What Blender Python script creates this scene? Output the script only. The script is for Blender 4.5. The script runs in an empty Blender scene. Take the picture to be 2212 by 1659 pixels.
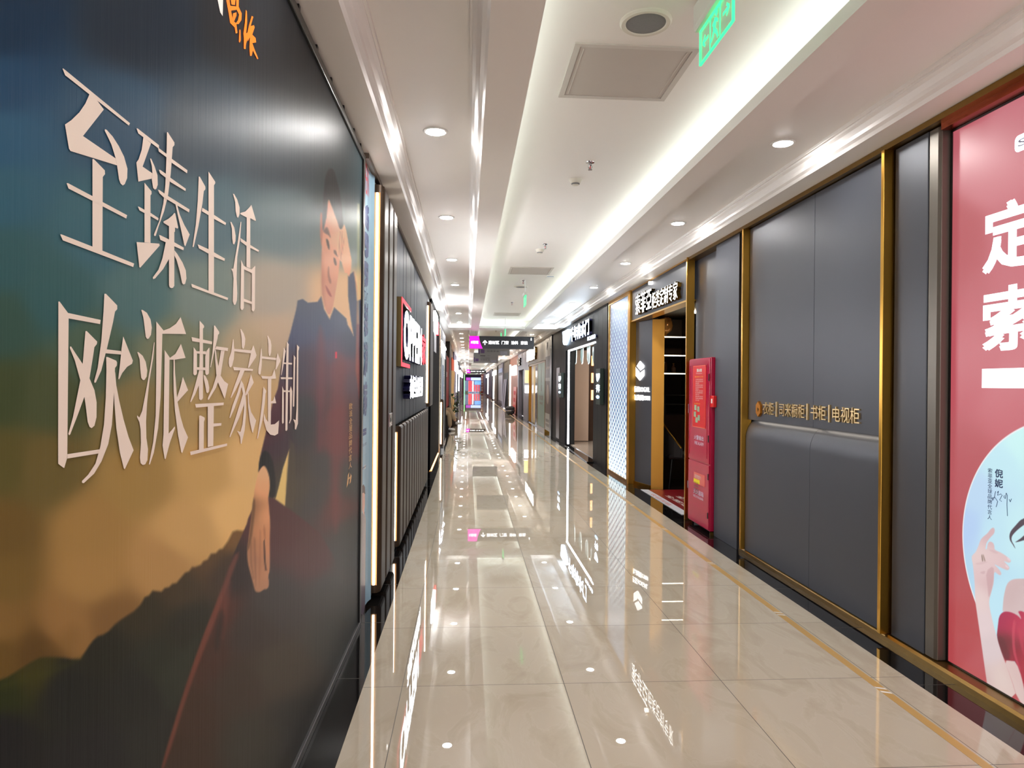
import bpy, bmesh, math, random
import numpy as np
from mathutils import Vector, Matrix
C = bpy.context.scene.collection
SC = bpy.context.scene
rnd = random.Random(7)

# ------------------------------------------------------------------ camera
PF, PCX, PCY, CAMH = 1465.0, 1106.0, 829.5, 1.5
_th, _ro = math.radians(3.75), math.radians(0.55)
_F = np.array([math.sin(_th), math.cos(_th), 0.0])
_R0 = np.array([math.cos(_th), -math.sin(_th), 0.0])
_U0 = np.array([0, 0, 1.0])
_R = _R0 * math.cos(_ro) + _U0 * math.sin(_ro)
_U = _U0 * math.cos(_ro) - _R0 * math.sin(_ro)
cam = bpy.data.objects.new('camera', bpy.data.cameras.new('camera'))
C.objects.link(cam)
cam.data.sensor_width = 36.0
cam.data.lens = PF * 36.0 / 2212.0
cam.data.clip_start, cam.data.clip_end = 0.05, 300
cam.matrix_world = Matrix(((_R[0], _U[0], -_F[0], 0), (_R[1], _U[1], -_F[1], 0), (_R[2], _U[2], -_F[2], CAMH), (0, 0, 0, 1)))
SC.camera = cam

# ------------------------------------------------------------------ world, exposure
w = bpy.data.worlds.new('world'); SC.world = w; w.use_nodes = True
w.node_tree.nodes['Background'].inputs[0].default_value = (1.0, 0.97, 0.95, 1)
w.node_tree.nodes['Background'].inputs[1].default_value = 2.4  # fill light added through the open corridor end behind the camera
SC.view_settings.view_transform = 'Standard'
SC.view_settings.look = 'None'
SC.view_settings.gamma = 1.0
SC.view_settings.exposure = 0.72
SC.cycles.max_bounces = 9
SC.cycles.diffuse_bounces = 5
SC.cycles.glossy_bounces = 5
SC.cycles.sample_clamp_indirect = 6.0
SC.cycles.use_denoising = True
E_DOWN = 225.0     # ceiling downlights
E_COVE = 3.6      # strips hidden in the cove
E_SIGN = 9.0       # lit letters

# ------------------------------------------------------------------ measuring helpers (a pixel of the photograph -> a point on a plane of the place)
def _ray(u, v):
    return _F + _R * ((u - PCX) / PF) - _U * ((v - PCY) / PF)
def atX(u, v, X):
    d = _ray(u, v); t = X / d[0]; return (t * d[1], CAMH + t * d[2])
def atY(u, v, Y):
    d = _ray(u, v); t = Y / d[1]; return (t * d[0], CAMH + t * d[2])
def atZ(u, v, Z):
    d = _ray(u, v); t = (Z - CAMH) / d[2]; return (t * d[0], t * d[1])
def proj(x, y, z):
    d = np.stack([x, y, z - CAMH], -1)
    wv = d @ _F
    return PCX + PF * (d @ _R) / wv, PCY - PF * (d @ _U) / wv

# ------------------------------------------------------------------ materials
def lin(c):
    c = np.asarray(c, dtype=float) / 255.0
    return np.where(c <= 0.04045, c / 12.92, ((c + 0.055) / 1.055) ** 2.4)
def L(*c):
    return tuple(float(x) for x in lin(c))
MATS = {}
def mat(name, col, rough=0.5, metal=0.0, emis=None, estr=0.0, noise=0.0, nscale=8.0, bump=0.0, bscale=40.0, spec=0.5, alpha=1.0, trans=0.0, stretch=(1, 1, 1), attr=None):
    if name in MATS:
        return MATS[name]
    m = bpy.data.materials.new(name); m.use_nodes = True
    nt = m.node_tree; b = nt.nodes['Principled BSDF']
    b.inputs['Base Color'].default_value = (*col, 1)
    b.inputs['Roughness'].default_value = rough
    b.inputs['Metallic'].default_value = metal
    b.inputs['Specular IOR Level'].default_value = spec
    b.inputs['Alpha'].default_value = alpha
    b.inputs['Transmission Weight'].default_value = trans
    if emis is not None:
        b.inputs['Emission Color'].default_value = (*emis, 1)
        b.inputs['Emission Strength'].default_value = estr
    tc = nt.nodes.new('ShaderNodeTexCoord'); mp = nt.nodes.new('ShaderNodeMapping')
    mp.inputs['Scale'].default_value = stretch
    nt.links.new(tc.outputs['Object'], mp.inputs['Vector'])
    if attr:
        a = nt.nodes.new('ShaderNodeAttribute'); a.attribute_name = attr
        nt.links.new(a.outputs['Color'], b.inputs['Base Color'])
        if emis is not None:
            nt.links.new(a.outputs['Color'], b.inputs['Emission Color'])
            if estr > 0: nt.links.remove(b.inputs['Base Color'].links[0])
    elif noise > 0:
        n = nt.nodes.new('ShaderNodeTexNoise'); n.inputs['Scale'].default_value = nscale; n.inputs['Detail'].default_value = 5
        r = nt.nodes.new('ShaderNodeMapRange'); r.inputs['To Min'].default_value = 1 - noise; r.inputs['To Max'].default_value = 1 + noise
        mx = nt.nodes.new('ShaderNodeMix'); mx.data_type = 'RGBA'; mx.blend_type = 'MULTIPLY'; mx.inputs[0].default_value = 1
        mx.inputs[6].default_value = (*col, 1)
        nt.links.new(mp.outputs[0], n.inputs['Vector']); nt.links.new(n.outputs['Fac'], r.inputs['Value'])
        nt.links.new(r.outputs[0], mx.inputs[7]); nt.links.new(mx.outputs[2], b.inputs['Base Color'])
    if bump > 0:
        n2 = nt.nodes.new('ShaderNodeTexNoise'); n2.inputs['Scale'].default_value = bscale; n2.inputs['Detail'].default_value = 3
        bp = nt.nodes.new('ShaderNodeBump'); bp.inputs['Strength'].default_value = bump; bp.inputs['Distance'].default_value = 0.01
        nt.links.new(mp.outputs[0], n2.inputs['Vector']); nt.links.new(n2.outputs['Fac'], bp.inputs['Height'])
        nt.links.new(bp.outputs[0], b.inputs['Normal'])
    MATS[name] = m
    return m
def glow(name, col, s, base=(0.8, 0.8, 0.8)):
    return mat(name, base, 0.5, emis=col, estr=s)

# ------------------------------------------------------------------ mesh builder
class MB:
    def __init__(self):
        self.v = []; self.f = []; self.mi = []
    def add(self, vs, fs, mi=0):
        o = len(self.v); self.v += [tuple(map(float, p)) for p in vs]
        self.f += [tuple(i + o for i in q) for q in fs]; self.mi += [mi] * len(fs); return self
    def box(self, x0, x1, y0, y1, z0, z1, mi=0):
        x0, x1 = sorted((x0, x1)); y0, y1 = sorted((y0, y1)); z0, z1 = sorted((z0, z1))
        return self.add([(x0, y0, z0), (x1, y0, z0), (x1, y1, z0), (x0, y1, z0), (x0, y0, z1), (x1, y0, z1), (x1, y1, z1), (x0, y1, z1)],
                        [(3, 2, 1, 0), (4, 5, 6, 7), (0, 1, 5, 4), (1, 2, 6, 5), (2, 3, 7, 6), (3, 0, 4, 7)], mi)
    def quad(self, a, b, c, d, mi=0):
        return self.add([a, b, c, d], [(0, 1, 2, 3)], mi)
    def prism(self, pts, axis, a0, a1, mi=0, cap=True, closed=True):
        """pts: 2D outline; axis 'x': (y,z), 'y': (x,z), 'z': (x,y); swept from a0 to a1"""
        def P(p, a):
            return {'x': (a, p[0], p[1]), 'y': (p[0], a, p[1]), 'z': (p[0], p[1], a)}[axis]
        n = len(pts); vs = [P(p, a0) for p in pts] + [P(p, a1) for p in pts]
        fs = [(i, (i + 1) % n, (i + 1) % n + n, i + n) for i in range(n if closed else n - 1)]
        if cap and closed:
            fs += [tuple(range(n - 1, -1, -1)), tuple(range(n, 2 * n))]
        return self.add(vs, fs, mi)
    def lathe(self, prof, cx=0, cy=0, cz=0, n=24, mi=0):
        vs = []; fs = []
        for r, z in prof:
            vs += [(cx + r * math.cos(2 * math.pi * k / n), cy + r * math.sin(2 * math.pi * k / n), cz + z) for k in range(n)]
        for i in range(len(prof) - 1):
            fs += [(i * n + k, i * n + (k + 1) % n, (i + 1) * n + (k + 1) % n, (i + 1) * n + k) for k in range(n)]
        fs += [tuple(range(n - 1, -1, -1)), tuple((len(prof) - 1) * n + k for k in range(n))]
        return self.add(vs, fs, mi)
    def tube(self, pts, r, n=8, mi=0):
        pts = [Vector(p) for p in pts]; rs = r if isinstance(r, (list, tuple)) else [r] * len(pts)
        vs = []; fs = []; up = None
        for i, p in enumerate(pts):
            t = (pts[min(i + 1, len(pts) - 1)] - pts[max(i - 1, 0)]).normalized()
            a = up if up is not None and abs(up.dot(t)) < 0.95 else (Vector((0, 0, 1)) if abs(t.z) < 0.9 else Vector((1, 0, 0)))
            s = t.cross(a).normalized(); q = s.cross(t).normalized(); up = q
            vs += [tuple(p + (s * math.cos(2 * math.pi * k / n) + q * math.sin(2 * math.pi * k / n)) * rs[i]) for k in range(n)]
        for i in range(len(pts) - 1):
            fs += [(i * n + k, i * n + (k + 1) % n, (i + 1) * n + (k + 1) % n, (i + 1) * n + k) for k in range(n)]
        fs += [tuple(range(n - 1, -1, -1)), tuple((len(pts) - 1) * n + k for k in range(n))]
        return self.add(vs, fs, mi)
def obj(name, mb, m, parent=None, smooth=False, bevel=0.0):
    me = bpy.data.meshes.new(name)
    off = parent['_o'] if parent is not None and '_o' in parent else (0, 0, 0)
    me.from_pydata([(p[0] - off[0], p[1] - off[1], p[2] - off[2]) for p in mb.v], [], mb.f)
    ms = m if isinstance(m, (list, tuple)) else [m]
    for x in ms: me.materials.append(x)
    if len(ms) > 1: me.polygons.foreach_set('material_index', mb.mi)
    bm = bmesh.new(); bm.from_mesh(me); bmesh.ops.recalc_face_normals(bm, faces=bm.faces)
    bm.to_mesh(me); bm.free()
    if smooth:
        me.polygons.foreach_set('use_smooth', [True] * len(me.polygons))
    o = bpy.data.objects.new(name, me); C.objects.link(o)
    if parent is not None:
        o.parent = parent
        if '_o' in parent: o['_o'] = list(off)
    if bevel > 0:
        bv = o.modifiers.new('bevel', 'BEVEL'); bv.width = bevel; bv.segments = 2; bv.limit_method = 'ANGLE'
    if smooth:
        es = o.modifiers.new('edges', 'EDGE_SPLIT'); es.split_angle = math.radians(40)
    return o
def thing(name, label, cat, loc=(0, 0, 0), group=None):
    o = bpy.data.objects.new(name, None); C.objects.link(o)
    o.empty_display_size = 0.05
    o.location = loc; o['_o'] = list(map(float, loc)); o['label'] = label; o['category'] = cat
    if group: o['group'] = group
    return o
def tag(o, label, cat, group=None):
    o['label'] = label; o['category'] = cat
    if group: o['group'] = group
    return o
def struct(name, mb, m, smooth=False):
    o = obj(name, mb, m, None, smooth); o['kind'] = 'structure'; return o
def copy_tree(o, parent=None):
    c = o.copy(); C.objects.link(c)
    if parent is not None: c.parent = parent
    for ch in list(o.children):
        copy_tree(ch, c)
    return c
ORD = 'first second third fourth fifth sixth seventh eighth ninth tenth eleventh twelfth thirteenth fourteenth fifteenth sixteenth seventeenth eighteenth nineteenth twentieth'.split()
TENS = {2: 'twenty', 3: 'thirty', 4: 'forty', 5: 'fifty'}
def ordn(i):
    if i < 20: return ORD[i]
    n = i + 1
    return (TENS[n // 10] + '-' + ORD[n % 10 - 1]) if n % 10 else {30: 'thirtieth', 40: 'fortieth', 50: 'fiftieth'}[n]

# ------------------------------------------------------------------ lettering
_TC = {}
def glyphs(body, bold=0.0):
    k = (body, bold)
    if k not in _TC:
        cu = bpy.data.curves.new('lettering', 'FONT'); cu.body = body; cu.offset = bold; cu.resolution_u = 3
        o = bpy.data.objects.new('lettering', cu); C.objects.link(o)
        dg = bpy.context.evaluated_depsgraph_get(); dg.update()
        me = bpy.data.meshes.new_from_object(o.evaluated_get(dg))
        vs = [(v.co.x, v.co.y) for v in me.vertices]; fs = [tuple(p.vertices) for p in me.polygons]
        C.objects.unlink(o); bpy.data.objects.remove(o); bpy.data.curves.remove(cu); bpy.data.meshes.remove(me)
        # the joined copies of a vertex
        ix = {}; mp = []; nv = []
        for v in vs:
            q = (round(v[0], 5), round(v[1], 5))
            if q not in ix: ix[q] = len(nv); nv.append(v)
            mp.append(ix[q])
        nf = []
        for f in fs:
            g = []
            for i in f:
                if mp[i] not in g: g.append(mp[i])
            if len(g) > 2: nf.append(tuple(g))
        _TC[k] = (nv, nf)
    return _TC[k]
def text_mb(body, org, ax, ay, w, h, depth=0.0, bold=0.0, mb=None, side_mi=None, keep=False):
    """lettering whose box has its lower left corner at org, w along ax and h along ay, raised by depth along ax x ay"""
    if bold > 0.004:
        mb = mb or MB(); org, ax, ay = Vector(org), Vector(ax), Vector(ay); nn = ax.cross(ay); e = bold * 0.8
        vs, _ = glyphs(body, 0.0); sw = w / (max(v[0] for v in vs) - min(v[0] for v in vs)); sh = h / (max(v[1] for v in vs) - min(v[1] for v in vs))
        ex, ey = e * sw, e * sh
        for i, (dx, dy) in enumerate(((0, 0), (1, 0), (0, 1), (1, 1), (.5, .5))):
            text_mb(body, org + ax * ex * dx * 2 + ay * ey * dy * 2 + nn * 0.00012 * i, ax, ay, w - 2 * ex, h - 2 * ey, depth, 0.0, mb, side_mi, keep)
        return mb
    vs, fs = glyphs(body, 0.0)
    a0 = min(v[0] for v in vs); a1 = max(v[0] for v in vs); b0 = min(v[1] for v in vs); b1 = max(v[1] for v in vs)
    org, ax, ay = Vector(org), Vector(ax), Vector(ay); nn = ax.cross(ay)
    if keep:
        s = min(w / (a1 - a0), h / (b1 - b0)); w2, h2 = s * (a1 - a0), s * (b1 - b0)
        org = org + ax * ((w - w2) / 2) + ay * ((h - h2) / 2); w, h = w2, h2
    fr = [org + ax * ((v[0] - a0) / (a1 - a0) * w) + ay * ((v[1] - b0) / (b1 - b0) * h) + nn * depth for v in vs]
    mb = mb or MB()
    mb.add(fr, fs, 0)
    if depth > 0.004:
        ed = {}
        for f in fs:
            for i in range(len(f)):
                e = (f[i], f[(i + 1) % len(f)]); k = tuple(sorted(e)); ed[k] = None if k in ed else e
        vv = []; ff = []
        for e in ed.values():
            if e is None: continue
            a, b = fr[e[0]], fr[e[1]]; n = len(vv)
            vv += [a, b, b - nn * depth, a - nn * depth]; ff.append((n + 1, n, n + 3, n + 2))
        mb.add(vv, ff, side_mi or 0)
    return mb
RW = ((0, -1, 0), (0, 0, 1))      # lettering on the right wall
LW = ((0, 1, 0), (0, 0, 1))       # on the left wall
FW = ((1, 0, 0), (0, 0, 1))       # facing the viewer
def column_text(body, org, ax, ay, w, h, bold=0.0, depth=0.0, mb=None):
    """characters one below the other from the top"""
    mb = mb or MB(); n = len(body); s = h / n; org = Vector(org)
    for i, ch in enumerate(body):
        if ch == ' ': continue
        text_mb(ch, org + Vector(ay) * (h - (i + 1) * s + 0.06 * s), ax, ay, w, s * 0.88, depth, bold, mb)
    return mb

# ------------------------------------------------------------------ printed pictures
def cover(U, V, poly, soft=1.5):
    """how far each point lies inside a printed shape, 0..1 with a soft edge"""
    P = np.asarray(poly, dtype=float); out = np.zeros(U.shape)
    m = (U > P[:, 0].min() - soft) & (U < P[:, 0].max() + soft) & (V > P[:, 1].min() - soft) & (V < P[:, 1].max() + soft)
    if not m.any(): return out
    x, y = U[m], V[m]; ins = np.zeros(x.shape, bool); d2 = np.full(x.shape, 1e18)
    for i in range(len(P)):
        (x0, y0), (x1, y1) = P[i], P[(i + 1) % len(P)]
        c = ((y0 > y) != (y1 > y))
        if abs(y1 - y0) > 1e-9:
            ins ^= c & (x < (x1 - x0) * (y - y0) / (y1 - y0) + x0)
        dx, dy = x1 - x0, y1 - y0; ll = dx * dx + dy * dy + 1e-12
        t = np.clip(((x - x0) * dx + (y - y0) * dy) / ll, 0, 1)
        d2 = np.minimum(d2, (x - x0 - t * dx) ** 2 + (y - y0 - t * dy) ** 2)
    d = np.sqrt(d2) * np.where(ins, 1, -1)
    out[m] = np.clip(0.5 + d / (2 * soft), 0, 1)
    return out
def smooth_poly(pts, n=2):
    P = np.asarray(pts, dtype=float)
    for _ in range(n):
        Q = np.roll(P, -1, 0); P = np.stack([0.75 * P + 0.25 * Q, 0.25 * P + 0.75 * Q], 1).reshape(-1, 2)
    return P
def idw(U, V, tab, p=2.8):
    num = np.zeros(U.shape + (3,)); den = np.zeros(U.shape)
    for u, v, c in tab:
        wgt = 1.0 / (((U - u) ** 2 + (V - v) ** 2 + 900.0) ** p)
        num += wgt[..., None] * np.asarray(c, float); den += wgt
    return num / den[..., None]
def picture(name, X, ys, zs, colour, m, parent=None, flip=False):
    """a flat print standing at X, its picture held as a colour per point"""
    Y, Z = np.meshgrid(ys, zs, indexing='ij'); ny, nz = Y.shape
    U, V = proj(np.full(Y.shape, X), Y, Z)
    col = colour(U, V, Y, Z)
    off = parent['_o'] if parent is not None else (0, 0, 0)
    co = np.stack([np.full(Y.shape, X - off[0]), Y - off[1], Z - off[2]], -1).reshape(-1, 3)
    i = np.arange((ny - 1) * nz).reshape(ny - 1, nz)[:, :-1].ravel()
    q = np.stack([i, i + nz, i + nz + 1, i + 1], -1)
    if flip: q = q[:, ::-1]
    me = bpy.data.meshes.new(name)
    me.vertices.add(len(co)); me.vertices.foreach_set('co', co.ravel())
    me.loops.add(q.size); me.loops.foreach_set('vertex_index', q.ravel().astype(np.int32))
    me.polygons.add(len(q)); me.polygons.foreach_set('loop_start', np.arange(0, q.size, 4, dtype=np.int32))
    me.update(calc_edges=True)
    a = me.color_attributes.new('print', 'FLOAT_COLOR', 'POINT')
    a.data.foreach_set('color', np.concatenate([col.reshape(-1, 3), np.ones((len(co), 1))], 1).ravel().astype(np.float32))
    me.materials.append(m)
    o = bpy.data.objects.new(name, me); C.objects.link(o)
    if parent is not None: o.parent = parent
    return o
# ------------------------------------------------------------------ materials of the place
def floor_mat():
    m = bpy.data.materials.new('polished_tile'); m.use_nodes = True; nt = m.node_tree; b = nt.nodes['Principled BSDF']; N = nt.nodes.new; K = nt.links.new
    tc = N('ShaderNodeTexCoord'); sp = N('ShaderNodeSeparateXYZ'); K(tc.outputs['Object'], sp.inputs[0])
    def mth(op, a, c, clampit=False):
        n = N('ShaderNodeMath'); n.operation = op; n.use_clamp = clampit
        for i, x in enumerate((a, c)):
            if x is None: continue
            if isinstance(x, (int, float)): n.inputs[i].default_value = x
            else: K(x, n.inputs[i])
        return n.outputs[0]
    def cell(o, off):
        t = mth('DIVIDE', mth('SUBTRACT', o, off), 0.805)
        fl = mth('FLOOR', t, None); fr = mth('SUBTRACT', t, fl)
        d = mth('MINIMUM', fr, mth('SUBTRACT', 1.0, fr))
        return fl, d
    fx, dx = cell(sp.outputs[0], 0.497); fy, dy = cell(sp.outputs[1], 3.378)
    joint = mth('LESS_THAN', mth('MINIMUM', dx, dy), 0.0021)
    cb = N('ShaderNodeCombineXYZ'); K(mth('MULTIPLY', fx, 7.31), cb.inputs[0]); K(mth('MULTIPLY', fy, 3.77), cb.inputs[1]); K(mth('MULTIPLY', mth('ADD', fx, fy), 1.93), cb.inputs[2])
    va = N('ShaderNodeVectorMath'); va.operation = 'ADD'; K(tc.outputs['Object'], va.inputs[0]); K(cb.outputs[0], va.inputs[1])
    mp = N('ShaderNodeMapping'); mp.inputs['Scale'].default_value = (2.4, 1.1, 1); mp.inputs['Rotation'].default_value = (0, 0, 0.5); K(va.outputs[0], mp.inputs[0])
    n1 = N('ShaderNodeTexNoise'); n1.inputs['Scale'].default_value = 1.6; n1.inputs['Detail'].default_value = 9; n1.inputs['Distortion'].default_value = 1.3; n1.inputs['Roughness'].default_value = 0.62; K(mp.outputs[0], n1.inputs['Vector'])
    rp = N('ShaderNodeValToRGB'); K(n1.outputs['Fac'], rp.inputs[0])
    e = rp.color_ramp.elements; e[0].position = 0.3; e[0].color = (*L(186, 173, 153), 1); e[1].position = 0.7; e[1].color = (*L(198, 187, 168), 1)
    for p, c in ((0.47, L(195, 184, 165)), (0.5, L(199, 189, 171)), (0.53, L(197, 186, 168))):
        x = e.new(p); x.color = (*c, 1)
    mx = N('ShaderNodeMix'); mx.data_type = 'RGBA'; K(joint, mx.inputs[0]); K(rp.outputs[0], mx.inputs[6]); mx.inputs[7].default_value = (*L(62, 55, 46), 1)
    K(mx.outputs[2], b.inputs['Base Color'])
    K(mth('ADD', mth('MULTIPLY', joint, 0.5), 0.004), b.inputs['Roughness'])
    b.inputs['IOR'].default_value = 1.66
    return m
def granite_mat():
    m = mat('black_granite', L(18, 17, 17), 0.05, noise=0.5, nscale=60)
    return m
M_floor = floor_mat(); M_granite = granite_mat()
M_ceil = mat('white_plaster', L(244, 240, 235), 0.42, noise=0.02, nscale=2)
M_mould = mat('white_gloss_moulding', L(244, 241, 238), 0.42)
M_wall = mat('plain_wall_paint', L(90, 88, 86), 0.6, noise=0.05)
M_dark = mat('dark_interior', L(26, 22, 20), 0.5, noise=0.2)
M_black = mat('black_paint', L(14, 14, 15), 0.3, noise=0.1)
M_grey = mat('grey_satin_panel', L(76, 79, 88), 0.44, metal=0.3, noise=0.03, nscale=3)
M_grey2 = mat('grey_bronze_strip', L(112, 106, 98), 0.4, metal=0.6, noise=0.04)
M_gold = mat('brushed_brass', L(205, 156, 68), 0.28, metal=1.0, noise=0.12, nscale=14, stretch=(1, 1, .2))
M_brassbase = mat('aged_brass_sill', L(142, 112, 60), 0.3, metal=0.9, noise=0.15, nscale=10)
M_jamb = mat('satin_gold_reveal', L(226, 166, 76), 0.4, metal=0.85, noise=0.06, nscale=3)
M_cap = mat('matte_black_cap', L(10, 10, 11), 0.85, noise=0.1, spec=.02)
M_golddk = mat('dark_brass', L(128, 96, 40), 0.3, metal=0.9, noise=0.15, nscale=10)
M_bronze = mat('brown_bronze_metal', L(60, 46, 34), 0.4, metal=0.4, noise=0.06, spec=.3)
M_plank = mat('grey_plank_laminate', L(40, 45, 55), 0.5, metal=0.0, spec=.25, noise=0.1, nscale=5, stretch=(1, 3, .15))
M_slate = mat('dark_slate_cladding', L(12, 14, 18), 0.5, metal=0.0, spec=.2, noise=0.1, nscale=6, stretch=(1, 2, .2))
M_red = mat('red_enamel', L(176, 22, 62), 0.16, noise=0.03)
M_redlab = mat('red_label_print', L(212, 22, 30), 0.4, noise=0.03)
M_white = mat('white_plastic', L(235, 235, 232), 0.4, noise=0.02)
M_grille = mat('grey_speaker_grille', L(128, 128, 130), 0.6, noise=0.15, nscale=160)
M_steel = mat('chrome_steel', L(190, 190, 195), 0.15, metal=1.0, noise=0.05)
M_tape = mat('tan_floor_tape', L(196, 158, 96), 0.35, noise=0.04, nscale=30)
M_ink = mat('navy_ink', L(24, 62, 128), 0.5, noise=0.03)
M_whiteink = mat('white_ink', L(236, 232, 226), 0.5, noise=0.02)
M_wood = mat('dark_walnut', L(58, 38, 26), 0.4, noise=0.25, nscale=6, stretch=(1, 6, 1))
M_led = glow('warm_white_led', (1.0, 0.93, 0.82), 9.0)
M_ledw = glow('cool_white_led', (0.93, 0.97, 1.0), 9.0)
M_cove = glow('mint_white_led', (0.86, 1.0, 0.955), E_COVE)
M_lamp = glow('downlight_glow', (1.0, 0.97, 0.935), E_DOWN)
M_lampw = glow('warm_downlight_glow', (1.0, 0.86, 0.70), E_DOWN * .72)
M_sign = glow('white_sign_glow', (0.95, 0.98, 1.0), E_SIGN)

# ------------------------------------------------------------------ the setting: floor, walls, ceiling
Y0, YE = -5.0, 112.0
struct('floor', MB().quad((-0.5, Y0, 0), (2.285, Y0, 0), (2.285, YE + 4, 0), (-0.5, YE + 4, 0)), M_floor)
bl = MB(); br = MB()
bl.box(-0.8, -0.5, Y0, YE, -0.05, 0.0); br.box(2.285, 2.62, Y0, YE, -0.05, 0.0)
jm = MB()
struct('trim_1', bl, M_granite); struct('trim_2', br, M_granite)
gr = mat('grout_line', L(70, 68, 64), 0.6, noise=0.1)
g1 = MB()
k = 0
while 3.378 + 0.805 * k < 40:
    y = 3.378 + 0.805 * k + 0.1; g1.box(-0.66, -0.5, y, y + .003, 0, .0006); g1.box(2.285, 2.48, y - .2, y - .197, 0, .0006); k += 1
struct('trim_3', g1, gr)
struct('wall_left', MB().box(-0.8, -0.69, Y0, 11.45, 0, 3.2), M_wall)
struct('wall_right', MB().box(2.62, 2.8, Y0, 7.5, 0, 3.2), M_wall)

ZS, ZR, ZC, ZL = 2.94, 3.06, 3.16, 3.005
SECT = [(-4.6, 17.55), (18.3, 34.0), (34.7, 39.3), (39.9, 45.8), (46.4, 60.5), (61.3, 84.0), (85.0, 110.5)]
ceil = MB(); mould = MB()
def strip(x0, z0, x1, z1, a, b, mb):
    mb.quad((x0, a, z0), (x1, a, z1), (x1, b, z1), (x0, b, z0))
prevend = Y0
PROF = [(0.0, 0.0), (0.012, 0.018), (0.03, 0.03), (0.034, 0.05), (0.05, 0.075), (0.066, 0.086), (0.066, 0.098), (0.078, 0.098), (0.078, 0.12)]
def pan(xa, xb, a, b):
    """a shallow recessed tray with a stepped moulding all round its rim"""
    ceil.quad((xa + .078, a + .078, ZR), (xb - .078, a + .078, ZR), (xb - .078, b - .078, ZR), (xa + .078, b - .078, ZR))
    for i in range(len(PROF) - 1):
        (d0, h0), (d1, h1) = PROF[i], PROF[i + 1]
        r0 = [(xa + d0, a + d0), (xb - d0, a + d0), (xb - d0, b - d0), (xa + d0, b - d0)]
        r1 = [(xa + d1, a + d1), (xb - d1, a + d1), (xb - d1, b - d1), (xa + d1, b - d1)]
        for j in range(4):
            q = (j + 1) % 4
            mould.quad((*r0[j], ZS + h0), (*r0[q], ZS + h0), (*r1[q], ZS + h1), (*r1[j], ZS + h1))
XL1, XL2, XC1, XC2, XR1, XR2 = -0.50, 0.075, 0.28, 1.47, 1.665, 2.30
ceil.quad((-0.9, Y0, ZS), (XL1, Y0, ZS), (XL1, YE, ZS), (-0.9, YE, ZS))
ceil.quad((XL2, Y0, ZS), (XC1, Y0, ZS), (XC1, YE, ZS), (XL2, YE, ZS))
ceil.quad((XC2, Y0, ZS), (XR1, Y0, ZS), (XR1, YE, ZS), (XC2, YE, ZS))
ceil.quad((XR2, Y0, ZS), (2.95, Y0, ZS), (2.95, YE, ZS), (XR2, YE, ZS))
last = Y0
for a, b in SECT:
    for xa, xb in ((XL1, XL2), (XC1, XC2), (XR1, XR2)):
        ceil.quad((xa, last, ZS), (xb, last, ZS), (xb, a, ZS), (xa, a, ZS))
    pan(XL1, XL2, a, b); pan(XR1, XR2, a, b)
    # the cove: lip, hidden ledge, raised field
    A, B = a - .0, b
    for (p, q) in (((XC1, A), (XC2, A)), ((XC2, A), (XC2, B)), ((XC2, B), (XC1, B)), ((XC1, B), (XC1, A))):
        mould.quad((*p, ZS), (*q, ZS), (*q, ZL), (*p, ZL))
    x0, x1, y0, y1 = XC1 - .15, XC2 + .15, A - .15, B + .15
    ceil.quad((x0, y0, ZC), (x1, y0, ZC), (x1, y1, ZC), (x0, y1, ZC))
    for (p, q) in (((x0, y0), (x1, y0)), ((x1, y0), (x1, y1)), ((x1, y1), (x0, y1)), ((x0, y1), (x0, y0))):
        ceil.quad((*p, ZL), (*q, ZL), (*q, ZC), (*p, ZC))
    ceil.quad((x0, y0, ZL), (XC1, y0, ZL), (XC1, y1, ZL), (x0, y1, ZL)); ceil.quad((XC2, y0, ZL), (x1, y0, ZL), (x1, y1, ZL), (XC2, y1, ZL))
    ceil.quad((XC1, y0, ZL), (XC2, y0, ZL), (XC2, A, ZL), (XC1, A, ZL)); ceil.quad((XC1, B, ZL), (XC2, B, ZL), (XC2, y1, ZL), (XC1, y1, ZL))
    last = b
for xa, xb in ((XL1, XL2), (XC1, XC2), (XR1, XR2)):
    ceil.quad((xa, last, ZS), (xb, last, ZS), (xb, YE, ZS), (xa, YE, ZS))
struct('ceiling', ceil, M_ceil)
struct('trim_4', mould, M_mould)
# light strips lying on the hidden ledges of the cove
for i, (a, b) in enumerate(SECT):
    for sx, side in ((XC1 - .075, 'left'), (XC2 + .075, 'right')):
        where = ['nearest', 'second', 'third', 'fourth', 'fifth', 'sixth', 'farthest'][i]
        tag(obj('cove_light_strip', MB().box(sx - .014, sx + .014, a + .05, b - .05, ZL + .002, ZL + .014), M_cove),
            f'mint white light strip hidden on the {side} ledge of the {where} ceiling cove', 'light strip', 'cove light strips')
    if i < 2:
        tag(obj('cove_light_strip', MB().box(XC1, XC2, b + .06, b + .09, ZL + .002, ZL + .014), M_cove),
            f'mint white light strip hidden across the far end of the {["nearest", "second"][i]} ceiling cove', 'light strip', 'cove light strips')
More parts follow.
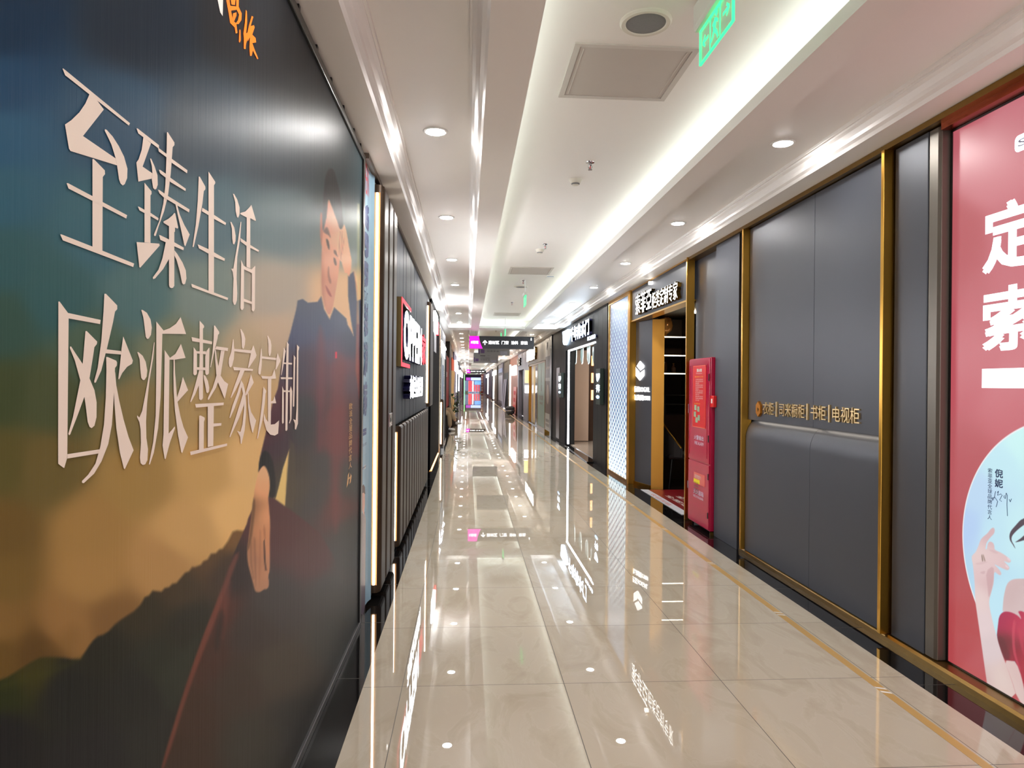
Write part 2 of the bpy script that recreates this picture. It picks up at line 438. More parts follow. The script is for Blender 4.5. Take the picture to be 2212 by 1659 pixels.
# ------------------------------------------------------------------ left side: the printed hoarding
HX = -0.655
def hp(pts, ox=0, oy=0, sc=1.0, X=HX):
    return [atX(ox + x / sc, oy + y / sc, X) for x, y in pts]
HY0, HY1, HZ0, HZ1 = 0.55, 4.19, 0.02, 2.86
hoard = thing('advertising_hoarding', 'tall dark printed hoarding with big cream characters and a seated man', 'hoarding', (HX, 2.4, 0))
obj('board', MB().box(HX - .03, HX - .004, -4.5, HY1, HZ0, HZ1), mat('hoarding_core', L(40, 40, 42), 0.5, noise=0.1), hoard)
fr = MB()
fr.box(HX - .03, HX + .012, HY1, HY1 + .06, 0.0, 2.90)
fr.box(HX - .03, HX + .012, -4.5, HY1, HZ1, 2.90)
obj('frame', fr, M_black, hoard, bevel=.003)
obj('base_rail', MB().box(HX - .03, HX + .014, -4.5, HY1 + .03, 0.0, 0.035), mat('grey_base_rail', L(72, 72, 74), 0.35, metal=0.3, noise=0.2, nscale=20), hoard, bevel=.003)
clips = MB(); gap = MB()
gap.box(-0.69, HX - .006, -4.5, 4.26, 2.90, 2.937)
obj('top_rail', gap, mat('dark_top_rail', L(46, 44, 42), 0.4, metal=0.4, noise=0.15), hoard)
for yy in (2.62, 2.93, 3.24, 3.56, 3.88, 4.12):
    obj('clip', MB().box(HX - .012, HX + .004, yy, yy + .022, 2.875, 2.935), M_black, hoard)

BG = [(0, -60, (14, 38, 62)), (0, 60, (14, 42, 68)), (300, 60, (30, 42, 56)), (550, 40, (34, 36, 40)), (640, 100, (32, 33, 36)), (700, 200, (40, 42, 45)), (0, 180, (26, 62, 92)), (0, 300, (38, 80, 108)), (250, 250, (42, 72, 96)),
      (450, 280, (50, 64, 76)), (620, 330, (52, 62, 70)), (750, 400, (44, 56, 60)), (0, 420, (44, 86, 104)), (220, 500, (52, 92, 104)), (450, 480, (72, 98, 108)), (620, 480, (88, 108, 114)), (760, 520, (96, 110, 106)),
      (0, 560, (48, 84, 88)), (120, 640, (50, 86, 88)), (300, 640, (70, 102, 104)), (450, 640, (108, 124, 118)), (590, 640, (160, 150, 134)), (740, 640, (216, 176, 130)), (0, 700, (52, 78, 70)), (200, 760, (72, 92, 76)), (380, 760, (112, 118, 92)),
      (560, 760, (172, 154, 120)), (600, 720, (180, 158, 130)), (0, 850, (62, 72, 46)), (110, 860, (70, 78, 52)), (300, 900, (124, 110, 70)), (450, 900, (164, 140, 92)), (560, 860, (190, 160, 112)), (0, 1000, (86, 80, 44)), (100, 1010, (100, 88, 50)),
      (300, 1040, (152, 124, 72)), (450, 1010, (188, 154, 96)), (540, 1000, (212, 176, 118)), (615, 1040, (220, 190, 126)), (0, 1150, (102, 82, 44)), (200, 1150, (152, 120, 70)), (400, 1150, (190, 154, 98)), (520, 1110, (216, 178, 116)),
      (0, 1250, (110, 88, 46)), (200, 1250, (156, 122, 72)), (350, 1220, (168, 132, 82)), (0, 1350, (120, 92, 50)), (150, 1350, (140, 106, 62)), (0, 1420, (96, 74, 36)), (80, 1420, (88, 66, 34)), (240, 1340, (120, 90, 52))]
HILL = [(500, 1150, (112, 82, 46)), (440, 1200, (84, 64, 42)), (380, 1260, (64, 54, 38)), (300, 1310, (50, 46, 34)), (200, 1400, (36, 37, 31)), (60, 1440, (56, 54, 26)), (0, 1480, (40, 46, 24)), (150, 1500, (32, 34, 32)), (0, 1600, (30, 31, 32)),
        (300, 1500, (34, 36, 34)), (200, 1640, (33, 34, 35)), (420, 1360, (40, 40, 33)), (360, 1440, (40, 44, 36)), (340, 1600, (36, 38, 36)), (500, 1240, (58, 46, 36))]
COAT = [(500, 1240, (48, 38, 38)), (470, 1320, (78, 46, 40)), (440, 1420, (66, 44, 38)), (400, 1540, (60, 44, 36)), (380, 1640, (56, 42, 34)), (600, 1150, (82, 50, 52)), (680, 1200, (84, 54, 54)), (600, 1300, (60, 56, 56)), (540, 1360, (56, 48, 46)),
        (520, 1480, (58, 48, 42)), (600, 1450, (64, 58, 50)), (560, 1600, (52, 50, 44)), (720, 1280, (66, 66, 66)), (740, 1360, (58, 60, 58)), (760, 1200, (62, 64, 64)), (640, 1560, (48, 48, 46)), (590, 1110, (80, 48, 52))]
SUIT = [(655, 660, (58, 64, 88)), (690, 670, (60, 66, 92)), (735, 690, (70, 76, 100)), (640, 720, (58, 62, 92)), (630, 800, (70, 52, 66)), (600, 860, (78, 44, 54)), (590, 930, (76, 40, 50)), (610, 960, (60, 42, 54)), (650, 800, (52, 54, 74)),
        (665, 880, (50, 54, 58)), (672, 800, (66, 50, 64)), (690, 800, (96, 52, 62)), (700, 860, (88, 50, 54)), (715, 760, (84, 66, 86)), (735, 800, (112, 60, 70)), (735, 900, (112, 56, 58)), (722, 960, (104, 54, 56)), (725, 1100, (94, 54, 54)), (755, 820, (86, 66, 76)),
        (765, 900, (82, 70, 70)), (700, 1000, (60, 60, 62)), (680, 1080, (62, 62, 64)), (640, 1060, (72, 66, 56)), (640, 1000, (66, 60, 52)), (755, 1040, (66, 66, 66)), (760, 1150, (62, 64, 64)), (650, 940, (54, 54, 56)), (710, 700, (58, 64, 92)), (760, 740, (60, 60, 78))]
FACE = [(714, 440, (220, 154, 122)), (722, 470, (238, 180, 146)), (700, 500, (206, 138, 106)), (699, 540, (196, 130, 100)), (722, 520, (236, 182, 148)), (714, 560, (226, 166, 132)), (698, 600, (190, 124, 98)), (706, 630, (206, 142, 112)), (722, 590, (222, 160, 126)),
        (712, 650, (212, 150, 120)), (722, 630, (196, 134, 108)), (710, 670, (196, 138, 110)), (730, 560, (214, 150, 118))]
HAND = [(570, 1012, (232, 176, 132)), (566, 1060, (226, 168, 122)), (552, 1100, (176, 124, 86)), (570, 1110, (226, 166, 120)), (560, 1160, (206, 146, 104)), (542, 1170, (150, 108, 78)), (576, 1190, (198, 140, 102)), (545, 1210, (160, 116, 88)), (560, 1230, (176, 128, 96)),
        (580, 1240, (190, 138, 104)), (552, 1270, (168, 126, 98)), (572, 1262, (176, 130, 100)), (539, 1100, (96, 72, 52))]
RHAND = [(734, 520, (240, 186, 150)), (742, 500, (232, 176, 140)), (746, 540, (226, 164, 128)), (738, 555, (232, 172, 134)), (752, 560, (230, 170, 132)), (756, 585, (214, 152, 116))]
def z5(p): return [(640 + x / 5.533, 380 + y / 5.533) for x, y in p]
def z8(p): return [(x / 2.765, 1100 + y / 2.765) for x, y in p]
def zh(p): return [(520 + x / 4.883, 960 + y / 4.883) for x, y in p]
def hoard_colour(U, V, Y, Z):
    c = idw(U, V, BG)
    def lay(poly, col, soft=1.5, n=0, k=1.0):
        nonlocal c
        a = cover(U, V, smooth_poly(poly, n) if n else poly, soft)[..., None] * k
        cc = idw(U, V, col) if isinstance(col, list) else np.asarray(col, float)
        c = c * (1 - a) + cc * a
    ridge = [(1490, 118), (1450, 130), (1415, 126), (1390, 135), (1362, 190), (1330, 235), (1310, 240), (1290, 262), (1260, 266), (1240, 300), (1215, 310), (1200, 332), (1165, 345), (1148, 345), (1130, 370), (1105, 380), (1080, 410), (1055, 440), (1030, 445), (1010, 465), (985, 470), (965, 492), (930, 488), (912, 486),
             (890, 515), (865, 525), (840, 570), (800, 610), (760, 635), (720, 662), (685, 690), (650, 728), (615, 750), (585, 758), (560, 780), (535, 812), (510, 850), (480, 895), (430, 895), (380, 885), (300, 880), (240, 885), (180, 915), (110, 960), (50, 1000), (0, 1020), (-200, 1080), (-200, 1700), (1500, 1700), (1560, 400)]
    lay(z8(ridge), HILL, 3.0)
    lay(z8([(330, 960), (420, 915), (500, 880), (480, 895), (300, 985), (150, 1040), (0, 1085), (0, 1030), (160, 985)]), (58, 60, 24), 9, 1, 0.45)
    lay(z8([(940, 975), (1060, 880), (1220, 700), (1200, 800), (1120, 1000), (1040, 1200), (980, 1180)]), (46, 52, 44), 10, 1, 0.5)
    lay(z8([(450, 690), (360, 740), (260, 850), (420, 860), (500, 780)]), (112, 84, 44), 16, 1, 0.4)
    # man: coat over the knee, jacket, arm
    lay([(536, 1120), (533, 1132), (503, 1201), (470, 1295), (438, 1375), (398, 1490), (347, 1659), (330, 1720), (800, 1720), (800, 1150), (690, 1120), (640, 1100), (616, 1093), (596, 1077), (575, 1072), (552, 1085)], COAT, 1.6)
    lay([(503, 1201), (470, 1295), (438, 1375), (398, 1490), (347, 1659), (356, 1659), (408, 1490), (452, 1375), (480, 1300), (500, 1245), (520, 1190)], (116, 66, 54), 3, 1, 0.75)
    lay([(492, 1250), (475, 1310), (478, 1400), (490, 1320), (500, 1260)], (112, 64, 54), 6, 1, 0.6)
    lay([(478, 1310), (462, 1370), (468, 1420), (486, 1340)], (46, 36, 34), 5, 1, 0.8)
    lay([(654, 646), (643, 649), (640, 668), (627, 720), (620, 745), (610, 775), (600, 840), (590, 866), (575, 932), (561, 990), (558, 1018), (580, 1060), (595, 1078), (616, 1093), (650, 1118), (690, 1150), (720, 1200), (745, 1260), (800, 1260), (800, 640), (771, 650), (768, 612), (764, 586), (752, 596), (752, 640), (758, 690), (764, 726), (757, 712), (751, 702), (748, 688), (734, 675), (722, 664), (712, 690), (700, 668), (694, 640), (686, 652), (665, 654)], SUIT, 1.4)
    lay([(770, 690), (772, 640), (767, 600), (764, 586), (771, 620), (776, 700), (776, 860), (768, 800)], (176, 88, 66), 2, 0, 0.6)
    lay([(688, 700), (700, 720), (704, 800), (698, 900), (690, 1000), (684, 900), (684, 800)], (108, 56, 64), 6, 1, 0.6)
    lay([(722, 760), (744, 770), (746, 850), (740, 960), (728, 1160), (720, 1120), (712, 1020), (716, 900)], (118, 58, 60), 8, 1, 0.6)
    lay([(625, 970), (620, 1038), (616, 1093), (595, 1078), (602, 1052), (611, 1012)], (222, 192, 122), 1.2)
    lay([(626, 950), (636, 960), (640, 1060), (632, 1100), (617, 1094), (620, 1030)], (78, 70, 56), 3, 0, 0.7)
    lay(zh([(187, 290), (195, 180), (222, 100), (240, 72), (265, 62), (300, 90), (330, 150), (350, 230), (372, 400), (362, 570), (300, 560), (290, 545), (308, 460), (280, 300), (240, 230)]), (32, 32, 34), 1.4, 1)
    lay(zh([(240, 222), (262, 240), (285, 285), (305, 360), (308, 460), (296, 520), (290, 560), (300, 680), (312, 830), (306, 1000), (308, 1200), (306, 1330), (288, 1400), (298, 1440), (296, 1500), (278, 1525), (245, 1528), (215, 1552), (180, 1560), (150, 1545), (132, 1470), (100, 1350), (72, 1240), (66, 1120), (80, 1000), (100, 850), (125, 640), (150, 450), (180, 320), (205, 258)]), HAND, 1.2, 1)
    lay(zh([(130, 560), (112, 800), (85, 1000), (68, 1100), (80, 1120), (115, 1000), (140, 800), (158, 600)]), (98, 72, 50), 2, 1, 0.75)
    lay(zh([(240, 1020), (252, 1000), (260, 1130), (264, 1250), (276, 1330), (258, 1330), (243, 1200)]), (70, 46, 40), 1.0, 0, 0.9)
    lay(zh([(200, 900), (212, 920), (216, 1150), (206, 1350), (196, 1500), (188, 1350), (196, 1100)]), (160, 108, 78), 2, 0, 0.55)
    lay(zh([(140, 980), (152, 1000), (160, 1200), (164, 1400), (158, 1500), (148, 1350), (140, 1150)]), (128, 88, 66), 2, 0, 0.6)
    lay(zh([(100, 1020), (112, 1040), (118, 1250), (140, 1420), (128, 1420), (104, 1250)]), (120, 84, 62), 2, 0, 0.6)
    lay(zh([(246, 850), (258, 900), (262, 990), (248, 990), (240, 900)]), (150, 98, 68), 2, 0, 0.6)
    # head
    lay(z5([(290, 440), (310, 440), (314, 560), (324, 700), (310, 850), (296, 820), (284, 700), (284, 560)]), (172, 110, 88), 1.2, 1)
    lay(z5([(395, 270), (372, 300), (360, 480), (340, 560), (322, 640), (312, 740), (304, 860), (302, 1000), (302, 1380), (330, 1500), (345, 1590), (375, 1650), (395, 1658), (415, 1640), (442, 1550), (470, 1380), (500, 1200), (522, 1020), (545, 640), (500, 540), (470, 470), (430, 360)]), FACE, 1.2, 1)
    lay(z5([(352, 0), (335, 120), (322, 280), (318, 420), (310, 470), (314, 600), (322, 660), (345, 560), (362, 480), (372, 320), (392, 272), (412, 330), (440, 400), (466, 480), (500, 560), (520, 640), (556, 630), (560, 560), (550, 430), (535, 300), (515, 170), (480, 40), (455, -60), (420, -95), (385, -80)]), (22, 22, 24), 1.6, 1)
    lay(z5([(318, 660), (350, 620), (372, 612), (398, 690), (412, 745), (385, 705), (350, 690)]), (84, 54, 44), 2, 1, 0.9)
    lay(z5([(358, 745), (385, 770), (400, 850), (392, 890), (372, 840), (360, 790)]), (54, 40, 36), 1.4, 1, 0.9)
    lay(z5([(448, 885), (474, 890), (505, 975), (478, 950), (452, 925)]), (80, 52, 42), 1.6, 1, 0.85)
    lay(z5([(444, 975), (468, 985), (484, 1060), (470, 1075), (452, 1040)]), (54, 40, 38), 1.4, 1, 0.85)
    lay(z5([(382, 1080), (392, 1090), (394, 1180), (420, 1260), (410, 1295), (388, 1260), (374, 1180)]), (140, 86, 68), 1.6, 1, 0.85)
    lay(z5([(346, 1298), (376, 1340), (402, 1385), (428, 1452), (392, 1430), (362, 1370)]), (150, 72, 66), 1.4, 1, 0.85)
    lay(z5([(304, 900), (318, 1000), (322, 1300), (345, 1560), (325, 1500), (302, 1380)]), (168, 108, 86), 5, 1, 0.6)
    lay(z5([(575, 578), (600, 660), (628, 830), (662, 1010), (656, 1110), (632, 1210), (606, 1160), (580, 1162), (540, 1030), (500, 975), (484, 920), (498, 700), (515, 650), (545, 632)]), RHAND, 1.2)
    for x0, y0, x1, y1 in ((522, 660, 506, 965), (548, 655, 530, 1000), (570, 740, 545, 940)):
        lay(z5([(x0, y0), (x0 + 7, y0), (x1 + 5, y1), (x1 - 3, y1)]), (160, 104, 84), 0.8, 0, 0.75)
    lay([(724, 760), (728, 760), (728, 774), (724, 774)], (214, 60, 84), 1.0)
    lay([(772, 440), (777, 440), (776, 700), (771, 700)], (190, 180, 120), 2, 0, 0.4)
    return np.clip(lin(np.clip(c, 0, 255)) * PRINT_K, 0, 0.95)
PRINT_K = 1.35
M_print = mat('printed_hoarding_film', (0.3, 0.3, 0.3), 0.36, spec=0.05, attr='print')
def flutes(m):
    nt = m.node_tree; b = nt.nodes['Principled BSDF']; tc = nt.nodes.new('ShaderNodeTexCoord'); mp = nt.nodes.new('ShaderNodeMapping')
    mp.inputs['Scale'].default_value = (1, 1, 0.02); nt.links.new(tc.outputs['Object'], mp.inputs[0])
    n = nt.nodes.new('ShaderNodeTexNoise'); n.inputs['Scale'].default_value = 24; n.inputs['Detail'].default_value = 6; n.inputs['Roughness'].default_value = 0.75; nt.links.new(mp.outputs[0], n.inputs['Vector'])
    bp = nt.nodes.new('ShaderNodeBump'); bp.inputs['Strength'].default_value = 0.12; bp.inputs['Distance'].default_value = 0.01; nt.links.new(n.outputs['Fac'], bp.inputs['Height']); nt.links.new(bp.outputs[0], b.inputs['Normal'])
flutes(M_print)
ys = 1.0 / np.linspace(1 / HY0, 1 / HY1, 820)
picture('printed_picture', HX, ys, np.linspace(HZ0 + .015, HZ1, 900), hoard_colour, M_print, hoard)
obj('printed_picture', MB().quad((HX, -4.5, HZ0), (HX, HY0, HZ0), (HX, HY0, HZ1), (HX, -4.5, HZ1)), mat('printed_hoarding_dark', L(34, 52, 64), 0.34, noise=0.3, nscale=1), hoard)

M_cream = mat('cream_print', L(255, 238, 224), 0.5, noise=0.01, spec=.2)
M_orange = mat('orange_print', L(255, 122, 8), 0.45, emis=L(255, 110, 0), estr=0.25)
ZA = (100, 130, 3.456); ZB = (280, 260, 3.456); ZCc = (100, 620, 3.772); ZD = (380, 640, 4.147); ZT = (430, 0, 4.1475)
CH = [
 (ZA, [[(115,62),(122,62),(620,470),(612,488),(135,112)],
  [(318,250),(372,298),(424,368),(268,566),(512,733),(522,785),(175,678),(163,660),(133,480),(180,448),(240,390),(285,325)],
  [(432,515),(445,520),(490,570),(535,640),(575,720),(600,810),(598,880),(580,925),(565,935),(548,920),(537,890),(522,785),(512,733),(480,630),(445,555),(430,525)],
  [(338,738),(348,738),(430,822),(432,850),(415,872),(412,1430),(338,1400)],
  [(143,918),(155,918),(338,1015),(412,1058),(597,1157),(590,1182),(412,1090),(338,1050),(158,958)],
  [(95,1300),(105,1300),(338,1392),(412,1422),(649,1518),(642,1544),(115,1345)]]),
 (ZB, [[(47,60),(55,60),(215,185),(215,210),(203,203),(60,97)],
  [(98,125),(155,170),(92,345),(165,395),(160,435),(60,457),(45,315),(62,290),(85,220)],
  [(147,285),(155,285),(180,340),(203,410),(205,480),(195,510),(183,517),(170,505),(160,440),(165,395),(160,340)],
  [(105,465),(158,530),(158,550),(150,560),(150,915),(105,910)],
  [(55,642),(65,645),(105,668),(150,690),(210,730),(207,748),(150,715),(105,692),(67,672)],
  [(45,908),(215,920),(218,935),(72,1100),(65,1095)],
  [(272,88),(278,88),(328,165),(328,185),(315,200),(300,400),(280,560),(250,680),(210,790),(188,862),(176,862),(175,850),(215,750),(245,620),(260,480),(268,280)],
  [(205,203),(218,212),(268,250),(310,288),(425,372),(422,395),(310,318),(268,275),(210,232)],
  [(210,368),(222,370),(262,398),(300,430),(412,510),(410,528),(300,462),(262,428),(220,395)],
  [(203,517),(215,520),(255,548),(280,565),(440,665),(436,687),(285,598),(250,578),(215,545)],
  [(335,628),(348,635),(365,700),(400,780),(441,852),(408,940),(400,930),(370,790),(350,700)],
  [(325,690),(332,695),(354,800),(350,808),(330,800),(330,830),(325,835),(325,1235),(315,1250),(302,1252),(290,1245),(285,1230),(285,790),(245,765),(243,755),(280,735),(310,710)],
  [(210,855),(222,858),(287,890),(325,910),(396,950),(393,970),(325,940),(287,922),(220,892)],
  [(262,900),(290,905),(287,1030),(240,1110),(180,1180),(165,1185),(163,1172),(205,1115),(235,1030)],
  [(325,970),(345,995),(385,1060),(410,1120),(415,1180),(405,1220),(393,1225),(382,1215),(365,1130),(340,1040),(325,1010)]]),
 (ZB, [[(512,420),(520,420),(562,495),(562,515),(550,528),(540,620),(510,790),(475,945),(465,945),(490,780),(505,600)],
  [(585,382),(635,458),(635,470),(626,485),(626,1290),(585,1275)],
  [(538,652),(585,680),(626,705),(716,765),(712,782),(626,735),(585,708),(535,678)],
  [(503,925),(515,930),(585,962),(626,985),(707,1032),(704,1050),(626,1018),(585,995),(512,955)],
  [(455,1220),(463,1222),(585,1272),(626,1285),(731,1325),(727,1342),(460,1245)]]),
 (ZB, [[(768,548),(776,548),(800,590),(818,650),(818,700),(808,727),(798,722),(788,680),(785,610)],
  [(748,758),(756,758),(778,800),(788,860),(787,900),(778,926),(768,922),(762,880),(760,810)],
  [(825,757),(830,757),(822,880),(800,1020),(797,1090),(795,1180),(800,1290),(797,1345),(787,1375),(775,1377),(766,1350),(768,1260),(772,1180),(765,1130),(753,1107),(770,1107),(778,1060),(800,930)],
  [(905,630),(940,748),(932,750),(897,730),(897,1105),(868,1092),(870,725),(822,700),(824,690),(860,680),(885,655)],
  [(823,878),(870,910),(897,930),(962,970),(958,982),(897,952),(870,938),(825,905)],
  [(828,1042),(850,1090),(848,1400),(840,1415),(828,1415),(822,1400)],
  [(845,1085),(905,1113),(932,1085),(934,1100),(908,1140),(848,1112)],
  [(908,1130),(932,1090),(930,1405),(925,1422),(915,1427),(906,1415)],
  [(846,1330),(908,1355),(908,1372),(846,1352)]]),
 (ZCc, [[(92,118),(102,118),(170,210),(178,215),(176,258),(165,1365),(162,1400),(140,1475),(130,1470),(90,1440)],
  [(175,212),(437,268),(432,302),(176,256)],
  [(312,360),(322,358),(408,445),(405,465),(385,490),(375,560),(345,745),(305,890),(250,1040),(188,1200),(178,1208),(172,1195),(210,1060),(270,760),(290,620)],
  [(185,485),(195,485),(230,540),(290,628),(345,745),(385,840),(403,940),(402,1060),(385,1130),(362,1150),(345,1140),(330,1100),(315,980),(303,895),(268,755),(225,600),(185,500)],
  [(163,1362),(430,1322),(425,1355),(162,1398)],
  [(465,55),(478,55),(570,150),(570,180),(552,200),(535,290),(485,505),(475,540),(440,680),(395,778),(383,780),(382,765),(410,660),(440,440),(458,200)],
  [(480,507),(600,522),(602,550),(475,540)],
  [(618,402),(697,600),(690,625),(650,650),(610,700),(585,752),(577,750),(600,550),(604,500)],
  [(478,570),(490,570),(560,600),(567,615),(565,640),(550,660),(548,780),(540,900),(525,1120),(495,1280),(440,1420),(380,1520),(295,1598),(280,1595),(280,1580),(330,1530),(390,1440),(430,1300),(460,1120),(475,900),(480,680)],
  [(540,660),(552,700),(560,800),(585,930),(620,1080),(660,1220),(702,1330),(630,1484),(622,1478),(590,1350),(560,1150),(545,950),(540,800)]]),
 (ZCc, [[(768,187),(778,185),(815,210),(845,265),(855,330),(848,390),(830,420),(817,423),(805,405),(795,320),(785,245)],
  [(736,530),(745,530),(780,560),(805,610),(817,680),(812,730),(795,757),(782,757),(768,740),(760,670),(755,590)],
  [(872,450),(877,452),(865,580),(835,760),(815,950),(807,1100),(810,1230),(823,1320),(818,1410),(800,1445),(780,1450),(762,1435),(757,1390),(765,1270),(762,1160),(752,1100),(733,1060),(735,1045),(752,1063),(775,1010),(815,800),(850,600)],
  [(890,280),(948,352),(940,380),(935,560),(925,900),(905,1150),(870,1350),(838,1445),(830,1447),(832,1430),(865,1260),(885,1050),(890,700)],
  [(945,355),(1000,335),(1050,300),(1088,245),(1133,383),(938,381)],
  [(957,513),(1000,575),(997,600),(990,1195),(1040,1135),(1042,1150),(1000,1270),(965,1402),(957,1400),(940,1290),(948,1200),(955,700)],
  [(1000,577),(1045,545),(1090,463),(1128,578),(1040,592),(998,592)],
  [(1030,592),(1038,592),(1042,700),(1058,905),(1062,935),(1085,1050),(1110,1140),(1148,1225),(1100,1353),(1092,1345),(1065,1200),(1040,1000),(1030,850),(1028,700)],
  [(1105,732),(1148,840),(1062,935),(1055,905),(1080,830)]]),
 (ZD, [[(207,217),(247,262),(248,278),(238,290),(238,910),(230,925),(215,930),(203,920),(200,800),(207,560)],
  [(135,365),(320,405),(318,430),(140,402)],
  [(153,455),(183,495),(183,690),(175,705),(160,708),(150,695)],
  [(268,490),(293,458),(295,470),(290,690),(280,702),(265,705),(257,690),(257,540)],
  [(180,492),(262,492),(265,520),(183,512)], [(180,635),(262,638),(262,662),(183,660)],
  [(200,665),(207,700),(205,780),(165,880),(128,948),(120,945),(150,850),(180,740)],
  [(240,705),(255,710),(280,760),(292,820),(288,855),(277,868),(265,860),(255,800),(243,740)],
  [(333,262),(342,262),(380,318),(380,335),(370,345),(365,380),(340,480),(305,637),(300,635),(318,520),(330,380)],
  [(355,448),(460,463),(457,490),(340,475)],
  [(395,485),(428,488),(400,660),(395,700),(350,820),(285,928),(277,925),(278,910),(320,820),(355,710),(380,580)],
  [(340,478),(348,480),(358,560),(372,630),(392,710),(425,760),(460,785),(430,915),(424,910),(400,850),(368,770),(352,690),(343,560)],
  [(162,965),(420,952),(418,975),(170,998)], [(275,985),(330,982),(325,1340),(275,1350)], [(322,1140),(398,1135),(397,1158),(322,1168)],
  [(197,1070),(210,1068),(245,1085),(248,1100),(240,1125),(238,1365),(195,1380)], [(115,1392),(448,1318),(448,1340),(120,1423)]]),
 (ZD, [[(573,293),(580,293),(605,335),(618,380),(615,430),(605,468),(595,470),(587,450),(585,380)],
  [(507,385),(512,385),(515,440),(520,480),(515,560),(500,620),(488,638),(475,630),(468,600),(470,560),(490,500)],
  [(517,470),(672,485),(672,512),(515,492)], [(672,480),(690,438),(718,528),(712,548),(648,642),(641,638)],
  [(507,632),(685,652),(684,668),(515,662)], [(570,662),(610,662),(580,740),(530,840),(490,910),(483,908),(520,800)],
  [(578,750),(600,790),(615,860),(622,950),(622,1060),(610,1200),(582,1322),(574,1320),(570,1260),(542,1205),(572,1215),(590,1150),(605,1000),(600,900),(575,780)],
  [(575,760),(585,800),(560,890),(520,1000),(480,1090),(472,1088),(500,980),(545,860)],
  [(600,850),(612,870),(600,980),(555,1100),(480,1262),(472,1260),(530,1080),(580,920)],
  [(665,697),(690,770),(688,778),(640,860),(622,890),(615,880),(640,790)],
  [(636,862),(642,865),(648,960),(668,1040),(712,1112),(683,1222),(676,1218),(655,1120),(640,1000)]]),
 (ZD, [[(815,353),(822,353),(845,395),(853,440),(850,500),(840,535),(832,533),(825,500),(825,430)],
  [(758,468),(764,470),(768,530),(765,620),(755,695),(745,705),(735,690),(735,650),(748,570)],
  [(765,537),(897,553),(893,572),(765,558)], [(897,555),(907,507),(932,575),(928,590),(895,655),(888,655)],
  [(760,713),(835,718),(858,712),(878,648),(893,737),(845,740),(768,738)], [(818,738),(850,738),(845,1120),(845,1160),(820,1140)],
  [(845,942),(865,935),(880,895),(893,958),(845,960)], [(778,808),(803,845),(803,858),(797,870),(790,960),(770,1110),(728,1275),(721,1275),(745,1120),(765,960)],
  [(783,1050),(800,1100),(840,1150),(880,1145),(918,1112),(910,1230),(880,1248),(840,1240),(805,1200),(780,1110)]]),
 (ZD, [[(962,458),(982,490),(978,510),(955,650),(942,712),(940,700),(950,600)], [(960,592),(1037,597),(1036,612),(960,606)], [(935,725),(1040,727),(1040,742),(938,742)],
  [(988,402),(1008,430),(1006,450),(995,1195),(985,1208),(976,1200),(980,800)], [(948,805),(962,840),(962,1130),(952,1145),(945,1130)], [(960,842),(1025,845),(1025,858),(960,858)],
  [(1015,840),(1025,805),(1038,850),(1030,1100),(1015,1140),(1008,1135),(1018,1100)], [(1050,525),(1068,550),(1065,570),(1055,985),(1045,992),(1042,980)],
  [(1078,432),(1100,455),(1098,470),(1092,490),(1088,1140),(1070,1195),(1060,1190),(1060,1140),(1045,1100),(1068,1110),(1075,1000)]])]
for (ox, oy, sc), strokes in CH:
    mb = MB()
    for i, s in enumerate(strokes):
        mb.add([(HX + .0012 + .00012 * i, *q) for q in hp(s, ox, oy, sc)], [tuple(range(len(s)))])
    obj('printed_character', mb, M_cream, hoard)
LOGO = [[(240,0),(268,0),(285,110),(300,185),(330,210),(340,295),(325,300),(315,245),(275,205),(262,120)], [(330,0),(352,0),(350,60),(378,120),(375,180),(350,215),(320,215),(345,180),(355,130),(330,80)], [(265,50),(345,60),(345,85),(275,95)],
        [(300,120),(330,110),(330,140),(305,200),(292,190)], [(280,0),(320,0),(315,45),(285,40)], [(240,0),(330,-140),(352,0)], [(355,265),(365,265),(368,360),(358,382),(350,370)],
        [(412,88),(422,100),(425,190),(415,300),(430,290),(440,310),(415,390),(410,440),(395,435),(395,340),(390,300),(405,200)],
        [(465,143),(480,150),(455,235),(485,225),(492,245),(470,310),(500,340),(505,380),(470,385),(490,440),(525,525),(515,530),(475,450),(465,500),(450,500),(445,420),(450,330),(430,370),(425,300),(440,230)]]
mb = MB()
for i, s in enumerate(LOGO): mb.add([(HX + .0012 + .00012 * i, *q) for q in hp(s, *ZT)], [tuple(range(len(s)))])
obj('orange_emblem', mb, M_orange, hoard)
s = [(163, 0), (210, 0), (208, 145), (185, 110)]
obj('white_emblem', MB().add([(HX + .0012, *q) for q in hp([(150, -60), (212, -60), (208, 145), (185, 110)], *ZT)], [(0, 1, 2, 3)]), M_whiteink, hoard)
y1, z1 = atX(754, 870, HX); y2, z2 = atX(760, 1010, HX); zb = z2
obj('small_lettering', column_text('欧派全屋品牌代言人', (HX + .0012, y1, zb), *LW, .10, z1 - zb, .01), mat('gold_print', L(236, 190, 130), 0.45, noise=.02), hoard)
sg = MB()
for si, pts in enumerate(([(748, 1054), (751, 1026), (754, 1020), (752, 1044)], [(754, 1046), (757, 1022), (759, 1030), (757, 1042)], [(751, 1034), (759, 1026), (759, 1029), (751, 1038)])):
    sg.add([(HX + .0012 + .0002 * si, *q) for q in hp(pts)], [tuple(range(len(pts)))])
obj('signature', sg, MATS['gold_print'], hoard)

